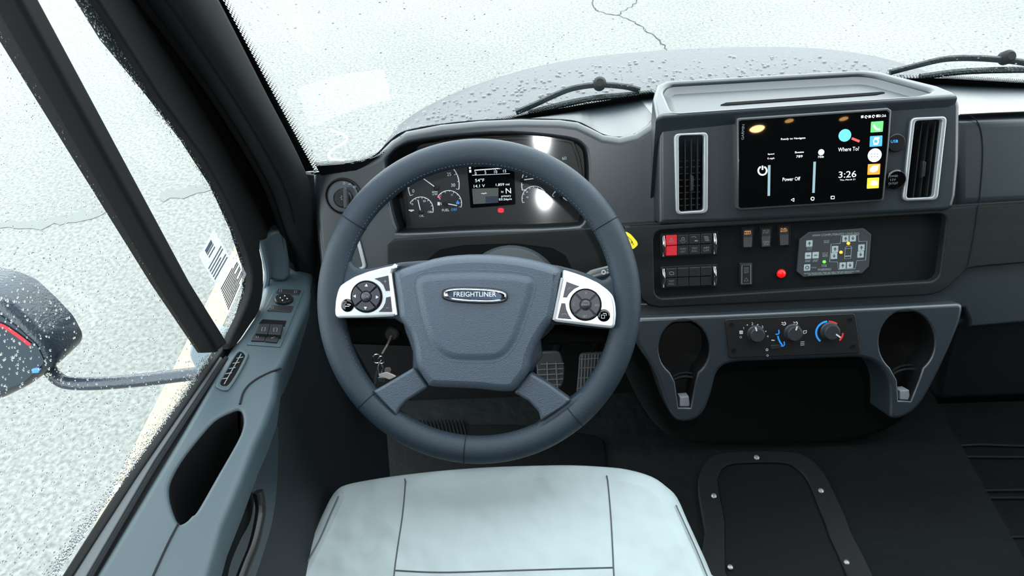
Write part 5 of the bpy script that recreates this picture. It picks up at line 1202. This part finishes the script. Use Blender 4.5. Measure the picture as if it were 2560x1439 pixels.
# passenger side floor ribs
mb = MB(); FPF = Fr((0, 0, -.085), (0, 0, 1))
for pts in ([(2340, 1115), (2450, 1110), (2700, 1118)], [(2360, 1140), (2700, 1142)], [(2392, 1225), (2700, 1222)], [(2405, 1243), (2700, 1242)], [(2440, 1340), (2700, 1340)]): tube(mb, [FPF.hp(x, y) for x, y in pts], .004, 5)
part('passenger_floor_mat', mb, mat('mat_rib', (24, 29, 30), .6), label='moulded ribs of the dark passenger floor mat at the right edge', cat='floor mat')

# ================================================================== DRIVER SEAT
FSe = Fr((0, .5, .50), (0, -.10, 1))
seat_px = [(640, 1600), (690, 1510), (738, 1430), (792, 1325), (822, 1262), (842, 1232), (868, 1216), (930, 1203), (1010, 1191), (1110, 1180), (1220, 1172), (1340, 1168), (1430, 1167), (1510, 1171), (1570, 1178), (1630, 1196), (1668, 1222), (1695, 1250), (1722, 1310), (1752, 1375), (1780, 1440), (1840, 1600)]
se = thing('driver_seat', FSe.hp(1250, 1439, -.3), 'light grey upholstered driver seat cushion with stitched seams', 'seat')
mb = MB(); so = ccw(spl(L(FSe, seat_px, -.03), 3)); pillow(mb, FSe, so, [(.02, -.13), (.004, -.10), (0, -.06), (.0, -.035), (.003, -.018), (.010, -.007), (.018, -.002), (.026, .001), (.034, .003)])
cu = part('cushion', mb, CLOTHM, se, ang=85)
mb = MB()
def st_(pts, w_=.0032, r=.0011): tube(mb, [FSe.hp(x, y, w_) for x, y in spl(pts, 5, False)], r, 5)
def edgew(y): return -.004 if y < 1190 else .0032
for pts in ([(1012, 1196), (1013, 1215), (1006, 1290), (994, 1370), (985, 1440), (975, 1560)], [(1512, 1178), (1519, 1200), (1527, 1290), (1532, 1380), (1535, 1440), (1545, 1560)]):
    tube(mb, [FSe.hp(x, y, edgew(y)) for x, y in spl(pts, 5, False)], .0011, 5)
st_([(985, 1425), (1100, 1430), (1260, 1426), (1420, 1421), (1533, 1418)])
tube(mb, [FSe.hp(x, y, .0032) for x, y in spl([(846, 1240), (828, 1280), (800, 1345), (770, 1400), (752, 1439), (700, 1540)], 5, False)], .0010, 5)
tube(mb, [FSe.hp(x, y, -.001) for x, y in spl([(1690, 1262), (1712, 1310), (1740, 1372), (1768, 1439), (1810, 1540)], 5, False)], .0010, 5)
part('seam', mb, mat('seat_seam', (70, 76, 78), .8), cu)
mb = MB(); a = FSe.hp(1250, 1439, -.13); lo = [(u * .8 + .01, v * .8) for u, v in so]; prism(mb, FSe, ccw([(u, v - .03) for u, v in lo]), -.46, -.12, .01); part('seat_base', mb, BLACK, se)

# ================================================================== LAMPS OF THE COACH (behind the camera)
def refl(fr, px, py, w=0):
    p = fr.hp(px, py, w); d = ray(px, py).normalized(); r = d - 2 * d.dot(fr.N) * fr.N; return p, r
WARM = mat('lamp_warm', (255, 190, 110), .5, emit=14)
def dome(p, r, label, sx_=.05, em=None):
    em = mat('lamp_warm_bright', (255, 205, 140), .5, emit=55) if sx_ > .02 else em
    t = (1.86 - p.z) / r.z; c = p + r * t
    r_ = thing('ceiling_lamp', c + Vector((0, 0, -.012)), label, 'ceiling lamp', group='warm ceiling lamps'); fr = Fr(c, (0, 0, -1))
    mb = MB(); lathe(mb, fr, (0, 0), [(sx_ * 1.25, 0), (sx_ * 1.25, .008), (sx_ * 1.02, .012)], 24, capf=False); part('lamp_ring', mb, CHROME, r_)
    mb = MB(); lathe(mb, fr, (0, 0), [(sx_, .002), (sx_, .010), (sx_ * .6, .014)], 24); part('lamp_lens', mb, em or WARM, r_)
    print('lamp', label, c)
for (px, py), lb in (((1892, 316), 'round warm ceiling lamp, nearest over the seat'), ((1972, 296), 'round warm ceiling lamp, farther back'), ((2108, 291), 'round warm ceiling lamp toward the passenger side')):
    p, r = refl(FC, px, py, WS); dome(p, r, lb, .03 if px < 1900 else .017)
for px, py in ((1362, 510), (1350, 365)):
    p, r = refl(FB, px, py, -.02); print('cluster refl', p, r)
